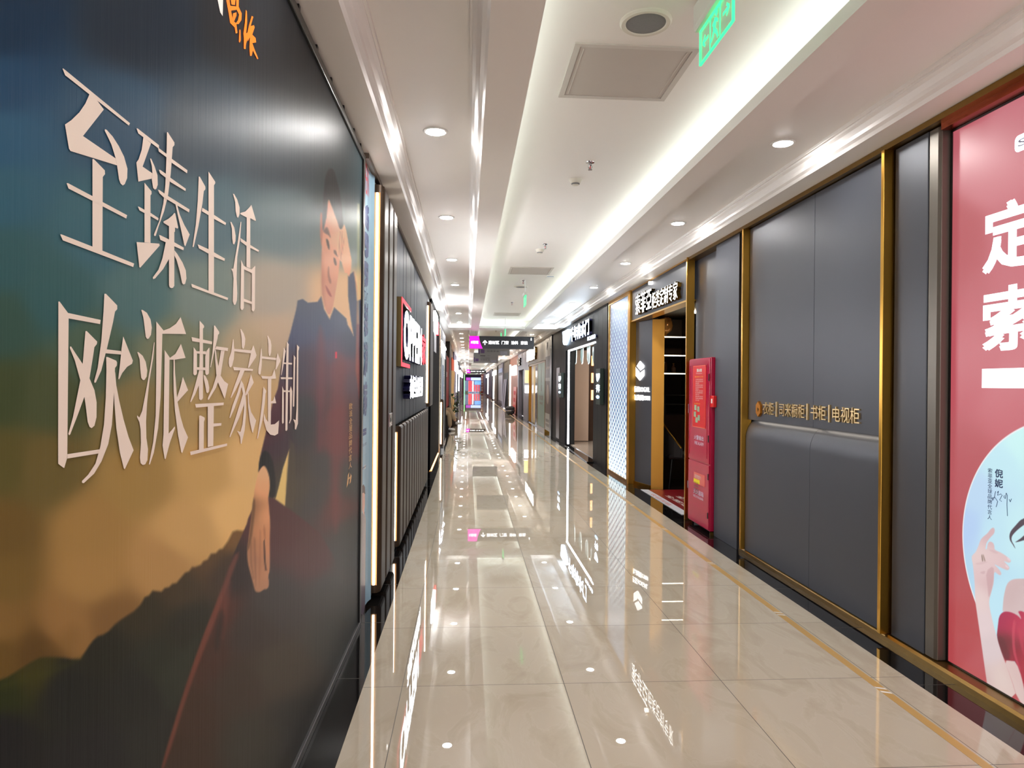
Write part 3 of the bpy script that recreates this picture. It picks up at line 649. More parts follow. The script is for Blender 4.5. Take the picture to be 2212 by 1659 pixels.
# ------------------------------------------------------------------ pale blue banner strip and the shop with the brown fins
BX = -0.664
ban = thing('vertical_banner', 'narrow pale blue banner strip with navy writing hanging between the hoarding and the lit fin', 'banner', (BX, 4.4, 0))
bz0, bz1 = 0.03, 2.90
pb = MB(); n = 14
for i in range(n):
    za, zb = bz0 + (bz1 - bz0) * i / n, bz0 + (bz1 - bz0) * (i + 1) / n
    for (ya, xa), (yb, xb) in (((4.26, 0), (4.5, .0)), ((4.5, .0), (4.60, .008)), ((4.60, .008), (4.66, .022))):
        pb.quad((BX + xa, ya, za), (BX + xb, yb, za), (BX + xb, yb, zb), (BX + xa, ya, zb))
obj('cloth', pb, mat('pale_blue_vinyl', L(150, 186, 208), 0.5, noise=.04, nscale=3, spec=.2), ban, smooth=True)
def bt(body, u0, v0, u1, v1, m, bold=0.0, vert=False, name='lettering'):
    y0, za = atX(u0, v1, BX); y1, zb = atX(u1, v0, BX)
    y0 = 4.29 + (y0 - 4.29); w = max(.05, y1 - y0); 
    w = min(w, 4.60 - y0)
    f = column_text if vert else text_mb
    obj(name, f(body, (BX + .0025, y0, za), *LW, w, zb - za, bold=bold), m, ban)
bt('OPPEIN', 780, 365, 797, 400, mat('red_print', L(205, 70, 80), .5, noise=.02))
y0, za = atX(789, 462, BX); bt('699', 784, 462, 806, 618, M_ink, .05, True)
bt('元/㎡', 783, 622, 797, 646, M_ink)
bt('装满家', 784, 654, 797, 905, M_ink, .035, True)
for (v0, v1, t, up) in ((922, 942, '橱柜', 1), (1000, 1014, '一站购', 1)):
    ya, zb = atX(783, v1, BX); yb, zt = atX(796, v0, BX)
    obj('blue_block', MB().box(BX + .001, BX + .002, 4.36, 4.52, zb, zt), M_ink, ban)
    obj('lettering', text_mb(t, (BX + .003, 4.375, zb + .02), *LW, .13, zt - zb - .04), M_whiteink, ban)
bt('橱柜|全屋定制', 780, 950, 798, 968, M_ink); bt('木门|卫浴', 780, 976, 796, 988, M_ink)
# the printed person at the foot of the banner
def bperson(poly, m, name, dx):
    p = [atX(u, v, BX) for u, v in poly]
    obj(name, MB().add([(BX + dx, min(y, 4.60), z) for y, z in p], [tuple(range(len(p)))]), m, ban)
m_plum = mat('plum_print', L(86, 56, 76), .4, noise=.3, nscale=60)
bperson([(779, 1128), (781, 1110), (787, 1105), (789, 1120), (797, 1125), (797, 1200), (795, 1240), (791, 1290), (784, 1330), (777, 1325), (776, 1290), (777, 1240), (778, 1180)], m_plum, 'printed_jacket', .0025)
bperson([(781, 1060), (787, 1060), (787.5, 1090), (785, 1112), (782, 1105), (779, 1085)], mat('skin_print', L(206, 150, 136), .45, noise=.03), 'printed_face', .003)
bperson([(778, 1070), (780, 1052), (784, 1046), (787, 1052), (788, 1068), (784, 1064), (781, 1066), (780, 1080)], mat('dark_hair_print', L(74, 40, 42), .5, noise=.05), 'printed_hair', .0035)

FXW, FXO = -0.645, -0.585           # wall face of the fins, outer face
def fin_mb(y0, z0, z1, t=.24, d=FXO - FXW):
    r = .05; mb = MB(); pts = [(FXW - .044, y0), (FXO - r, y0)]
    for k in range(1, 7):
        a = math.pi / 2 * k / 6; pts.append((FXO - r + r * math.sin(a), y0 + r - r * math.cos(a)))
    pts += [(FXO, y0 + t), (FXW - .044, y0 + t)]
    n = len(pts); rr = .022; vs = []; rows = []
    # rounded foot and head
    prof = [(z0, rr), (z0 + rr * .3, rr * .3), (z0 + rr, 0), (z1 - rr, 0), (z1 - rr * .3, rr * .3), (z1, rr)]
    for z, ins in prof:
        rows.append([(min(x, FXO - ins), y, z) for x, y in pts])
    for i in range(len(rows) - 1):
        for j in range(n):
            k = (j + 1) % n; mb.quad(rows[i][j], rows[i][k], rows[i + 1][k], rows[i + 1][j])
    mb.add(rows[0], [tuple(range(n - 1, -1, -1))]); mb.add(rows[-1], [tuple(range(n))])
    return mb
M_ledwash = mat('fin_face_led_wash', L(214, 160, 104), 0.4, metal=0.6, noise=0.04)  # gold tone paints the light strip's wash onto the bronze fin face
def fin(y0, z0, z1, label, lit, group, t=.24):
    f = thing('wall_fin', label, 'fin', (FXW, y0, z0), group)
    obj('body', fin_mb(y0, z0, z1, t), M_bronze, f, smooth=True)
    obj('end_cap', MB().prism([(FXW - .03, y0 + .002), (FXO - .060, y0 + .002), (FXO - .036, y0 + .012), (FXO - .024, y0 + .05), (FXO - .023, y0 + t - .002), (FXW - .03, y0 + t - .002)], 'z', z1, z1 + .003), M_cap, f)
    if lit:
        xm = FXO - .049; obj('led_wash_plate', MB().box(FXW - .04, FXO - .028, y0 - .004, y0 + .004, z0 + .055, z1 - .055), M_ledwash, f)
        obj('light_strip', MB().box(xm - .007, xm + .007, y0 - .014, y0 + .003, z0 + .06, z1 - .06), M_led, f)
    return f
fin(4.74, .045, 2.87, 'tall brown metal fin with a lit strip, right beside the pale blue banner', True, 'brown wall fins')
fin(5.05, .045, 2.87, 'tall unlit brown metal fin just behind the nearest lit fin', True, 'brown wall fins')
fin(5.36, .045, 2.87, 'tall brown metal fin last of the three floor to ceiling fins', True, 'brown wall fins')
for i in range(13):
    y = 6.06 + .325 * i
    fin(y, .045, 1.12, f'low brown metal fin under the big white sign, {ordn(i)} from the tall fins', i < 2, 'low brown fins')
for i in range(4):
    y = 10.74 + .2 * i
    fin(y, 1.13, 2.78, f'hanging brown metal fin right of the big white sign, {ordn(i)} in its row', i == 0, 'hanging brown fins', .16)
lk = thing('door_lock', 'small chrome lock bridging the two tall brown fins at hip height', 'lock', (FXO, 5.2, 1.2))
obj('plate', MB().box(FXO - .002, FXO + .006, 5.11, 5.30, 1.17, 1.27), M_steel, lk, bevel=.003); obj('keyhole', MB().box(FXO + .006, FXO + .009, 5.2, 5.215, 1.205, 1.235), M_black, lk)
clad = thing('wall_cladding', 'grey vertical plank wall carrying the big white sign', 'cladding', (-0.66, 8.3, 0))
mb = MB(); y = 5.42
while y < 11.0:
    wd = rnd.choice((.16, .2, .24)); mb.box(-0.69, -0.645 - rnd.choice((0, .002)), y + .002, min(y + wd, 11.4) - .002, .03, 2.935); y += wd
obj('planks', mb, M_plank, clad)
obj('backing', MB().box(-0.6899, -0.655, 5.4, 11.45, .0, 2.937), M_black, clad)
obj('top_strip', MB().box(-0.66, -0.63, 4.3, 11.4, 2.905, 2.937), mat('brown_top_strip', L(104, 92, 82), .4, metal=.4, noise=.1), clad)
# OPPEIN sign: red bracket, white letters
WX = -0.642
sign = thing('shop_sign', 'big lit white Latin lettering in a red bracket on the grey plank wall', 'sign', (WX, 7.5, 2))
def zz(x, y): return (850 + x / 6.383, 620 + y / 6.383)
FXS = WX + .075
brk = MB()
P = lambda x, y: atX(*zz(x, y), FXS)
(ya, zt) = P(118, 132); (yb, zb_) = P(108, 1090); (yc, _) = P(222, 268)
t_ = .035; yc = ya + .95
brk.box(FXS - .003, FXS, ya, ya + .07, zb_, zt); brk.box(FXS - .003, FXS, ya + .07, yc, zt - t_, zt); brk.box(FXS - .003, FXS, ya + .07, yc - .1, zb_, zb_ + t_)
obj('red_bracket', brk, glow('red_sign_glow', L(255, 40, 60), 1.3, L(200, 30, 40)), sign)
sd = MB(); sd.box(WX - .002, FXS - .003, ya - .004, ya + .066, zb_, zt); sd.box(WX - .002, FXS - .003, ya + .066, yc, zt - t_, zt); sd.box(WX - .002, FXS - .003, ya + .066, yc - .1, zb_, zb_ + t_)
obj('bracket_return', sd, mat('dark_brass_return', L(104, 88, 52), .35, metal=.7, noise=.1), sign)
M_navy = mat('navy_return', L(28, 28, 70), .4, noise=.05)
XS = WX + .06
edges = [(148, 208), (207, 250), (247, 298), (294, 338), (338, 352), (352, 390)]
tops = [(318, 1000), (355, 1018), (415, 1030), (462, 1050), (505, 1065), (540, 1072)]
yo = atX(*zz(146, 660), XS)[0]; ye = atX(*zz(391, 660), XS)[0]
ztop = atX(*zz(180, 318), XS)[1]; zbot = atX(*zz(180, 1000), XS)[1]
obj('white_lettering', text_mb('OPPEIN', (WX, yo, zbot), *LW, ye - yo, ztop - zbot, .06, .045, side_mi=1), [M_sign, M_navy], sign)
yr = atX(*zz(447, 660), XS)[0]
obj('red_lettering', text_mb('家', (WX, ye + .06, zbot + .02), *LW, yr - ye - .06, (ztop - zbot) * .86, .06, .03, side_mi=1), [MATS['red_sign_glow'], mat('red_return', L(150, 20, 30), .4, noise=.05)], sign)
ya2 = atX(*zz(212, 1360), XS)[0]; yb2 = atX(*zz(390, 1360), XS)[0]; z2t = atX(*zz(230, 1215), XS)[1]; z2b = atX(*zz(215, 1545), XS)[1]
s2 = thing('shop_sign', 'smaller lit white Chinese lettering under the red bracket sign', 'sign', (WX, (ya2 + yb2) / 2, z2b))
obj('white_lettering', text_mb('衣柜全屋定制', (WX, ya2, z2b), *LW, yb2 - ya2, z2t - z2b, .07, .035, side_mi=1), [M_sign, M_navy], s2)
# ------------------------------------------------------------------ right side: grey panels, brass, lightbox
PX, GX = 2.50, 2.44                # panel face, face of the brass posts
struct('baseboard_right', MB().prism([(2.475, 0), (2.475, .03), (2.49, .042), (2.62, .046), (2.62, 0)], 'y', 1.0, 6.02), M_brassbase)
struct('trim_5', MB().box(2.455, 2.62, 1.0, 7.52, 2.905, 2.938), M_golddk)
def panel(y0, y1, z0, z1, label, x=PX, m=None, group='grey wall panels', name='wall_panel', d=.05):
    return tag(obj(name, MB().box(x, x + d, y0, y1, z0, z1), m or M_grey, bevel=.003), label, 'panel', group)
def post(y, label, x=GX, z0=.046, z1=2.905, t=.028, x1=2.53):
    return tag(obj('brass_post', MB().box(x, x1, y, y + t, z0, z1), M_gold, bevel=.002), label, 'post', 'brass posts of the right wall')
panel(3.55, 3.835, .046, 2.90, 'narrow grey satin panel between the red lightbox and the nearest brass post')
tag(obj('corner_strip', MB().prism([(2.512, 3.458), (2.60, 3.458), (2.60, 3.545), (2.503, 3.545), (2.503, 3.475)], 'z', .047, 2.90), M_grey2, bevel=.004), 'grey bronze metal strip edging the red lightbox', 'strip')
post(3.85, 'brass post nearest the viewer, beside the narrow grey panel')
post(5.90, 'brass post at the far edge of the curved grey panels')
tag(obj('shadow_gap_strip', MB().box(2.49, 2.6, 5.93, 6.06, 0, 2.905), M_black), 'black strip beside the second brass post', 'strip')
# two leaf panel with the bulging lower half
ysm = 4.76; zt_lo = 1.20
for (a, b, side) in ((3.88, ysm - .0015, 'nearer'), (ysm + .0015, 5.895, 'farther')):
    panel(a, b, zt_lo + .004, 2.90, f'{side} tall flat grey panel above the curved panels', x=PX, d=.02)
    pts = [(2.56, .047), (PX - .022, .046), (PX - .022, zt_lo - .17)]
    for k in range(1, 13):
        t = math.pi / 2 * k / 12; pts.append((PX - .022 + .10 * (1 - math.cos(t)), zt_lo - .17 + .17 * math.sin(t)))
    pts += [(2.60, zt_lo)]; pts += [(2.60, .047)]
    tag(obj('curved_wall_panel', MB().prism(pts, 'y', a, b), M_grey, smooth=True), f'{side} bulging lower grey panel with a rounded top edge', 'panel', 'curved grey panels')
    tag(obj('panel_light_strip', MB().box(PX + .03, PX + .05, a + .04, b - .04, zt_lo + .05, zt_lo + .06), glow('panel_glow', (1, .88, .72), 5)), f'light strip hidden under the {side} tall flat grey panel', 'light strip', 'panel light strips')
tag(obj('panel_backing', MB().box(2.606, 2.619, 3.56, 7.4, .048, 2.9), M_black), 'black backing in the recess behind the grey panels', 'backing')
# brass lettering
lt = thing('wall_lettering', 'small raised brass lettering with hexagon mark on the flat grey panels', 'lettering', (PX, 4.8, 1.4))
ya, z0_ = atX(1650, 894, PX); yb, z1_ = atX(1860, 912, PX)
zb0 = atX(1660, 896, PX)[1]; zt0 = atX(1660, 869, PX)[1]
m_pb = mat('polished_brass', L(240, 212, 160), .36, metal=1, noise=.08, nscale=30)
for t_, xa_, xb_ in (('衣柜', 250, 315), ('', 327, 334), ('司米橱柜', 348, 500), ('', 512, 519), ('书柜', 537, 628), ('', 643, 650), ('电视柜', 668, 830)):
    y_a = atX(1560 + xa_ / 2.765, 890, PX)[0]; y_b = atX(1560 + xb_ / 2.765, 890, PX)[0]
    if t_: obj('characters', text_mb(t_, (PX, y_a, zb0), *RW, y_a - y_b, zt0 - zb0, .012), m_pb, lt)
    else: obj('divider_bar', MB().box(PX - .012, PX, y_b, y_a, zb0 - .008, zt0 + .008), m_pb, lt)
yc = atX(1642, 880, PX)[0]; zc = (zb0 + zt0) / 2 - .01
hx = MB(); hexa = [(yc + .055 * math.sin(math.pi / 3 * k) * .9, zc + .066 * math.cos(math.pi / 3 * k)) for k in range(6)]
hx.prism(hexa, 'x', PX - .02, PX)
obj('hexagon_mark', hx, mat('orange_brass', L(226, 150, 60), .35, metal=.9, noise=.06), lt)
obj('hexagon_notch', MB().prism([(yc + .008, zc + .012), (yc - .018, zc + .004), (yc - .004, zc - .022), (yc + .008, zc - .008)], 'x', PX - .022, PX - .0201), M_golddk, lt)

# red lightbox
LX = 2.56
LB0, LB1, LBZ0, LBZ1 = 1.0, 3.44, .048, 2.86
lb = thing('poster_lightbox', 'glowing red poster lightbox with a woman raising her hand in a pale circle', 'lightbox', (LX, 2.2, 0))
obj('housing', MB().box(LX + .003, 2.615, LB0, LB1 + .005, .047, 2.9), M_black, lb)
obj('edge_frame', MB().box(LX - .004, LX + .003, LB1, LB1 + .012, LBZ0, LBZ1).box(LX - .004, LX + .003, LB0, LB1, LBZ0 - .002, LBZ0 + .006).box(LX - .004, LX + .003, LB0, LB1, LBZ1, LBZ1 + .01), M_black, lb)
obj('header', MB().box(2.50, LX + .05, LB0, 3.45, LBZ1 + .012, 2.906), mat('header_red_reflection', L(150, 66, 36), .25, metal=.8, noise=.06), lb)  # brown gold header, the lightbox's red reflection painted into its colour
def zr(p): return [(2060 + x / 4.368, 1120 + y / 4.368) for x, y in p]
REDT = [(2068, 260, (196, 96, 108)), (2200, 260, (206, 118, 128)), (2140, 380, (214, 124, 134)), (2060, 500, (194, 92, 100)), (2200, 500, (208, 112, 122)), (2060, 800, (198, 84, 96)), (2200, 880, (206, 104, 114)), (2060, 1000, (194, 90, 98)), (2060, 1200, (190, 82, 88)), (2060, 1400, (188, 72, 78)), (2120, 1450, (194, 86, 92))]
SKY = [(2212, 960, (212, 255, 255)), (2160, 1000, (204, 244, 255)), (2110, 1060, (198, 228, 255)), (2085, 1140, (190, 218, 255)), (2100, 1250, (188, 226, 250)), (2150, 1150, (202, 240, 255)), (2200, 1150, (208, 248, 255)), (2150, 1300, (200, 240, 255)), (2160, 1400, (198, 240, 250))]
SKIN = [(2140, 1150, (226, 190, 194)), (2110, 1200, (240, 214, 212)), (2130, 1230, (236, 206, 208)), (2140, 1260, (226, 190, 192)), (2115, 1290, (240, 216, 214)), (2120, 1350, (236, 214, 216)), (2140, 1400, (228, 208, 210)), (2160, 1470, (234, 212, 204)), (2130, 1480, (220, 190, 190)), (2190, 1290, (214, 186, 186)), (2205, 1300, (222, 198, 198)), (2200, 1450, (226, 194, 190))]
def red_colour(U, V, Y, Z):
    c = idw(U, V, REDT)
    def lay(a, col, k=1.0):
        nonlocal c
        a = a[..., None] * k; cc = idw(U, V, col) if isinstance(col, list) else np.asarray(col, float)
        c = c * (1 - a) + cc * a
    # pale disc: fitted through its rim in the plane of the poster
    rim = [atX(u, v, LX) for u, v in ((2157, 960), (2121, 999), (2098, 1047), (2086, 1094.5), (2081, 1141), (2082.7, 1198.7), (2107, 1299))]
    A = np.array([[2 * y, 2 * z, 1] for y, z in rim]); bb = np.array([y * y + z * z for y, z in rim])
    s = np.linalg.lstsq(A, bb, rcond=None)[0]; R = math.sqrt(s[2] + s[0] ** 2 + s[1] ** 2)
    d = np.hypot(Y - s[0], Z - s[1])
    lay(np.clip((R + .006 - d) / .004, 0, 1), (250, 252, 255)); lay(np.clip((R - .001 - d) / .004, 0, 1), SKY)
    P = lambda poly, col, soft=1.2, n=1, k=1.0: lay(cover(U, V, smooth_poly(poly, n) if n else np.asarray(poly, float), soft), col, k)
    # woman
    P(zr([(460, 895), (466, 800), (475, 720), (500, 620), (540, 580), (590, 568), (664, 568), (1400, 520), (1400, 960), (664, 960)]), SKIN)
    P(zr([(664, 0), (630, 14), (590, 60), (540, 115), (525, 160), (530, 205), (550, 235), (585, 290), (570, 250), (548, 215), (545, 180), (560, 150), (610, 100), (664, 60), (720, 20), (720, -60)]), (84, 70, 84), .8)
    P(zr([(664, 160), (630, 190), (600, 210), (578, 226), (620, 218), (664, 205), (720, 190), (720, 110)]), (84, 70, 84), .8)
    Q = lambda poly, col, soft=.004, k=1.0: lay(cover(Y, Z, smooth_poly(poly, 2), soft), col, k)
    hy = atX(2212, 1150, LX)[0] - .26
    Q([(hy + .22, .90), (hy + .22, 1.10), (hy + .14, 1.33), (hy, 1.38), (hy - .14, 1.33), (hy - .20, 1.10), (hy - .22, .86), (hy - .1, .92), (hy + .1, .95)], (70, 54, 58))
    Q([(hy + .11, 1.15), (hy + .115, .98), (hy + .06, .86), (hy, .82), (hy - .06, .86), (hy - .115, .98), (hy - .11, 1.15), (hy, 1.25)], (232, 198, 194))
    Q([(hy + .05, .86), (hy + .06, .70), (hy - .06, .70), (hy - .05, .86)], (220, 186, 182))
    for sy in (-1, 1):
        Q([(hy + sy * .03, 1.075), (hy + sy * .075, 1.075), (hy + sy * .055, 1.09)], (60, 46, 50)); Q([(hy + sy * .025, 1.11), (hy + sy * .085, 1.115), (hy + sy * .055, 1.125)], (96, 74, 74))
    Q([(hy + .035, .93), (hy, .945), (hy - .035, .93), (hy, .915)], (190, 60, 76)); Q([(hy + .012, 1.0), (hy, 1.04), (hy - .012, 1.0), (hy, .99)], (210, 170, 168))
    P(zr([(470, 1330), (590, 1345), (640, 1480), (664, 1600), (700, 1800), (600, 1700), (540, 1500)]), SKIN)
    P(zr([(428, 925), (460, 885), (500, 876), (560, 890), (610, 920), (640, 955), (625, 910), (606, 876), (640, 872), (664, 884), (1400, 900), (1400, 1900), (690, 1700), (650, 1520), (590, 1350), (530, 1342), (470, 1335), (405, 1130), (418, 1010)]), [(2165, 1340, (178, 44, 86)), (2172, 1390, (112, 44, 50)), (2180, 1410, (140, 40, 58)), (2190, 1350, (196, 46, 84)), (2196, 1420, (170, 36, 60)), (2210, 1360, (206, 70, 96)), (2208, 1440, (180, 44, 64))])
    P(zr([(560, 960), (585, 950), (575, 1150), (590, 1300), (640, 1450), (600, 1380), (555, 1250), (550, 1080)]), (214, 78, 100), 1.6, 1, .7)
    P(zr([(600, 1000), (640, 1060), (664, 1200), (664, 1320), (620, 1150)]), (206, 66, 90), 2, 1, .6)
    P(zr([(410, 1130), (440, 1100), (500, 1180), (540, 1330), (480, 1335), (440, 1240)]), (104, 40, 50), 3, 1, .7)
    P(zr([(370, 84), (386, 96), (388, 120), (380, 145), (345, 180), (310, 228), (304, 262), (300, 290), (315, 290), (317, 255), (330, 222), (350, 217), (375, 232), (385, 262), (385, 295), (440, 318), (500, 356), (538, 390), (541, 408), (525, 418), (500, 412), (470, 400), (525, 455), (526, 475), (508, 490), (470, 475), (420, 450), (378, 428), (430, 480), (452, 518), (445, 535), (425, 532), (380, 495), (380, 600), (360, 680), (334, 770), (338, 830), (352, 900), (380, 1020), (410, 1130), (440, 1230), (480, 1340), (540, 1500), (600, 1700), (340, 1700), (318, 1580), (285, 1350), (250, 1100), (215, 860), (203, 770), (198, 600), (183, 440), (167, 365), (182, 340), (205, 322), (230, 270), (252, 205), (275, 175), (320, 140), (345, 104)]), SKIN, 1.0)
    for poly, col, k in (([(302, 500), (378, 440), (380, 560), (355, 690), (330, 760), (320, 640)], (206, 164, 168), .55), ([(320, 290), (385, 300), (430, 330), (380, 330)], (214, 176, 180), .4), ([(190, 425), (300, 405), (330, 412), (240, 440)], (214, 178, 182), .4),
                         ([(240, 510), (300, 490), (290, 530)], (206, 168, 172), .5), ([(510, 360), (540, 395), (528, 405), (500, 375)], (250, 226, 236), .7), ([(490, 432), (524, 462), (515, 475), (485, 450)], (250, 226, 236), .7),
                         ([(262, 345), (268, 340), (280, 400), (270, 408)], (120, 100, 86), .9), ([(275, 340), (281, 342), (300, 402), (292, 406)], (130, 108, 92), .9)):
        P(zr(poly), col, 1.2, 1, k)
    return lin(np.clip(c, 0, 255))
M_lb = mat('backlit_poster_print', (.02, .02, .02), .35, emis=(1, 1, 1), estr=.53, attr='print')
picture('backlit_picture', LX, np.concatenate([np.linspace(LB0, 2.75, 300)[:-1], np.linspace(2.75, LB1, 340)]), np.linspace(LBZ0, LBZ1, 760), red_colour, M_lb, lb, flip=True)
M_lbw = glow('backlit_white_print', L(226, 246, 255), .95)
M_lbi = mat('navy_poster_print', L(28, 44, 76), .4, noise=.02, emis=L(28, 44, 76), estr=.5)
def ltxt(body, u0, v0, u1, v1, m, w=None, bold=0.0, vert=False, part='lettering'):
    yl, zt = atX(u0, v0, LX); zb = atX(u0, v1, LX)[1]; w = w if w else (yl - atX(u1, v1, LX)[0])
    f = column_text if vert else text_mb
    obj(part, f(body, (LX - .002, yl, zb), *RW, w, zt - zb, bold=bold), m, lb)
yl, zt = atX(2124, 436, LX); zb = atX(2130, 592, LX)[1]; s_ = zt - zb
ltxt('定', 2124, 452, 0, 594, M_lbw, w=s_ * 1.02, bold=.03)
ltxt('索', 2124, 626, 0, 760, M_lbw, w=s_ * 1.02, bold=.03)
yl, zt = atX(2122, 797, LX); zb = atX(2122, 838, LX)[1]
obj('white_bar', MB().quad((LX - .002, yl, zb), (LX - .002, yl - .9, zb), (LX - .002, yl - .9, zt), (LX - .002, yl, zt)), M_lbw, lb)
# rounded white tag at the top
yl, zt = atX(2193, 296, LX); zb = atX(2195, 331, LX)[1]; hh = zt - zb; r = hh * .3; pts = []
for cy, cz, a0 in ((yl - r, zb + r, 180), (yl - .5 + r, zb + r, 270), (yl - .5 + r, zt - r, 0), (yl - r, zt - r, 90)):
    for k in range(6):
        a = math.radians(a0 + 18 * k); pts.append((cy - r * math.cos(a), cz + r * math.sin(a)))
obj('white_tag', MB().add([(LX - .002, y, z) for y, z in pts], [tuple(range(len(pts)))]), M_lbw, lb)
obj('lettering', text_mb('SOGAL', (LX - .003, yl - .02, zb + hh * .3), *RW, .42, hh * .42), mat('grey_poster_print', L(120, 110, 140), .4, noise=.02), lb)
ltxt('索菲亚全球品牌代言人', 2135, 1010, 2142, 1122, M_lbi, vert=True, w=.028, bold=.01)
ltxt('倪妮', 2150, 1011, 2163, 1053, M_lbi, vert=True, w=.05, bold=.03)
sgn = MB()
def zs(p): return [(2040 + x / 6.913, 960 + y / 6.913) for x, y in p]
for line in ([(770, 700), (755, 780), (735, 830), (720, 835), (725, 800), (760, 790), (800, 850), (790, 900), (778, 935)], [(795, 720), (815, 695), (800, 760), (850, 740), (868, 760), (830, 830), (860, 850)], [(900, 760), (895, 790), (915, 810), (930, 725), (945, 760), (940, 900), (948, 1070)], [(975, 820), (990, 858), (1008, 812)]):
    sgn.tube([(LX - .002, *atX(u, v, LX)) for u, v in zs(line)], .0016, 4)
obj('signature', sgn, M_lbi, lb)

# grey pilaster and the fire cabinet in the recess beyond it
panel(6.07, 6.65, 0, 2.905, 'broad grey pilaster between the fire cabinet and the second brass post', x=2.475, name='pilaster', d=.12)
panel(6.655, 7.49, .02, 2.905, 'grey panel in the recess behind the red fire cabinet', x=2.56, d=.04)
CX = 2.43
fc = thing('fire_cabinet', 'tall red two-door fire hydrant cabinet against the grey wall', 'cabinet', (CX, 7.0, 0))
obj('body', MB().box(CX + .012, 2.56, 6.67, 7.32, .035, 1.79), M_red, fc, bevel=.004)
d1 = obj('door', MB().box(CX, CX + .012, 6.68, 7.312, .71, 1.78), M_red, fc, bevel=.004)
d2 = obj('door', MB().box(CX, CX + .012, 6.68, 7.312, .045, .695), M_red, fc, bevel=.004)
obj('rim', MB().box(CX - .004, CX, 6.735, 7.28, 1.715, 1.722).box(CX - .004, CX, 6.735, 6.742, .76, 1.715).box(CX - .004, CX, 7.273, 7.28, .76, 1.715), M_red, d1)
for zc_ in (1.55, .93): obj('hinge', MB().box(CX - .006, CX + .004, 6.684, 6.70, zc_, zc_ + .07), M_black, d1)
for zc_ in (.55, .16): obj('hinge', MB().box(CX - .006, CX + .004, 6.684, 6.70, zc_, zc_ + .06), M_black, d2)
obj('handle', MB().box(CX - .012, CX, 7.29, 7.302, 1.2, 1.3), M_steel, d1); obj('handle', MB().box(CX - .012, CX, 7.29, 7.302, .38, .46), M_steel, d2)
CP = CX - .0055
def cpt(x, y, ox, oy, sc): return atX(ox + x / sc, oy + y / sc, CP)
(yA, zA) = cpt(152, 180, 1480, 770, 8.738); (yB, zB) = cpt(377, 1365, 1480, 770, 8.738)
obj('instruction_sheet', MB().box(CP, CX, yB, yA, zB, zA), M_redlab, d1)
obj('sheet_border', MB().box(CP - .001, CP, yB, yA, zA - .006, zA).box(CP - .001, CP, yB, yA, zB, zB + .006).box(CP - .001, CP, yB, yB + .005, zB, zA).box(CP - .001, CP, yA - .005, yA, zB, zA), mat('orange_line', L(240, 120, 90), .4, noise=.02), d1)
wA = yA - yB; hA = zA - zB
tx = MB()
def sheet(body, a, b, ww, hh, m, bold=.01, name='sheet_lettering'):
    obj(name, text_mb(body, (CP - .0012, yA - a * wA, zA - (b + hh) * hA), *RW, ww * wA, hh * hA, bold=bold), m, d1)
M_pink = mat('pale_pink_ink', L(240, 190, 190), .4, noise=.02); M_yel = mat('yellow_ink', L(248, 170, 40), .4, noise=.02)
sheet('消火栓', .30, .05, .42, .055, M_whiteink, .04); sheet('Firehydrant', .26, .115, .48, .028, M_pink)
sheet('消防栓使用“五”步法', .14, .17, .68, .022, M_yel, .02)
lines = ['打开箱门取出消防水带', '向着火点展开消防水带', '避免扭折', '将水带靠近消火栓端与', '消火栓接口连接牢固、', '准备灭火', '将水带另一端与水枪连', '接口对接滑槽并顺时针', '拧紧卡扣', '把消火栓阀门逆时针转', '开启对准火源根部喷射', '扑灭火源']
for i, s in enumerate(lines):
    sheet(s, .22, .215 + i * .0305, .6 if len(s) > 4 else .3, .022, M_pink)
sheet('消火栓使用示意', .12, .605, .48, .022, M_yel, .02)
for a, b in ((.14, .64), (.38, .66), (.10, .75), (.42, .80), (.24, .84)):
    obj('sketch_picture', MB().box(CP - .0015, CP, yA - (a + .17) * wA, yA - a * wA, zA - (b + .085) * hA, zA - b * hA), mat('sketch_print', L(150, 170, 140), .5, noise=.5, nscale=60), d1)
obj('sketch_picture', MB().box(CP - .0015, CP, yB + .02, yB + .16 * wA, zB + .01, zB + .05), M_redlab, d1)
def cab(body, x0, y0, x1, y1, ox, oy, sc, m, par, bold=.01):
    (a, zt) = cpt(x0, y0, ox, oy, sc); (b, _) = cpt(x1, y1, ox, oy, sc); zb = cpt(x0, y1, ox, oy, sc)[1]
    obj('lettering', text_mb(body, (CX - .0015, a, zb), *RW, a - b, zt - zb, bold=bold), m, par)
M_lil = mat('pale_lilac_ink', L(226, 200, 226), .4, noise=.02)
cab('火警输出', 128, 128, 268, 195, 1480, 920, 6.913, M_lil, d1); cab('FIRE ALARM', 136, 222, 268, 270, 1480, 920, 6.913, M_lil, d1, .0)
cab('灭火器箱', 118, 925, 268, 1000, 1480, 920, 6.913, M_lil, d2); cab('FIRE EXTINGUISHER', 118, 1015, 265, 1050, 1480, 920, 6.913, M_lil, d2, .0)
(a, zt_) = cpt(125, 680, 1480, 920, 6.913); (b, zb_) = cpt(288, 945, 1480, 920, 6.913)
obj('inspection_card', MB().box(CX - .003, CX, b, a, zb_ + .02, zt_), mat('salmon_card', L(216, 96, 88), .3, noise=.03), d2)
obj('yellow_card', MB().box(CX - .004, CX - .003, a - .55 * (a - b), a, zb_ + .025, zt_ - .07), mat('yellow_card_print', L(240, 222, 20), .4, noise=.06, nscale=80), d2)
obj('lettering', text_mb('消防检查卡', (CX - .0042, a - .08 * (a - b), zt_ - .06), *RW, (a - b) * .6, .04), M_whiteink, d2)
for i in range(4): obj('lettering', text_mb('检查记录', (CX - .0045, a - .05 * (a - b), zt_ - .12 - i * .035), *RW, (a - b) * .4, .022), M_black, d2)
sw = thing('alarm_call_point', 'small red fire alarm call point on the grey wall beside the cabinet', 'alarm', (2.475, 6.62, 1.37))
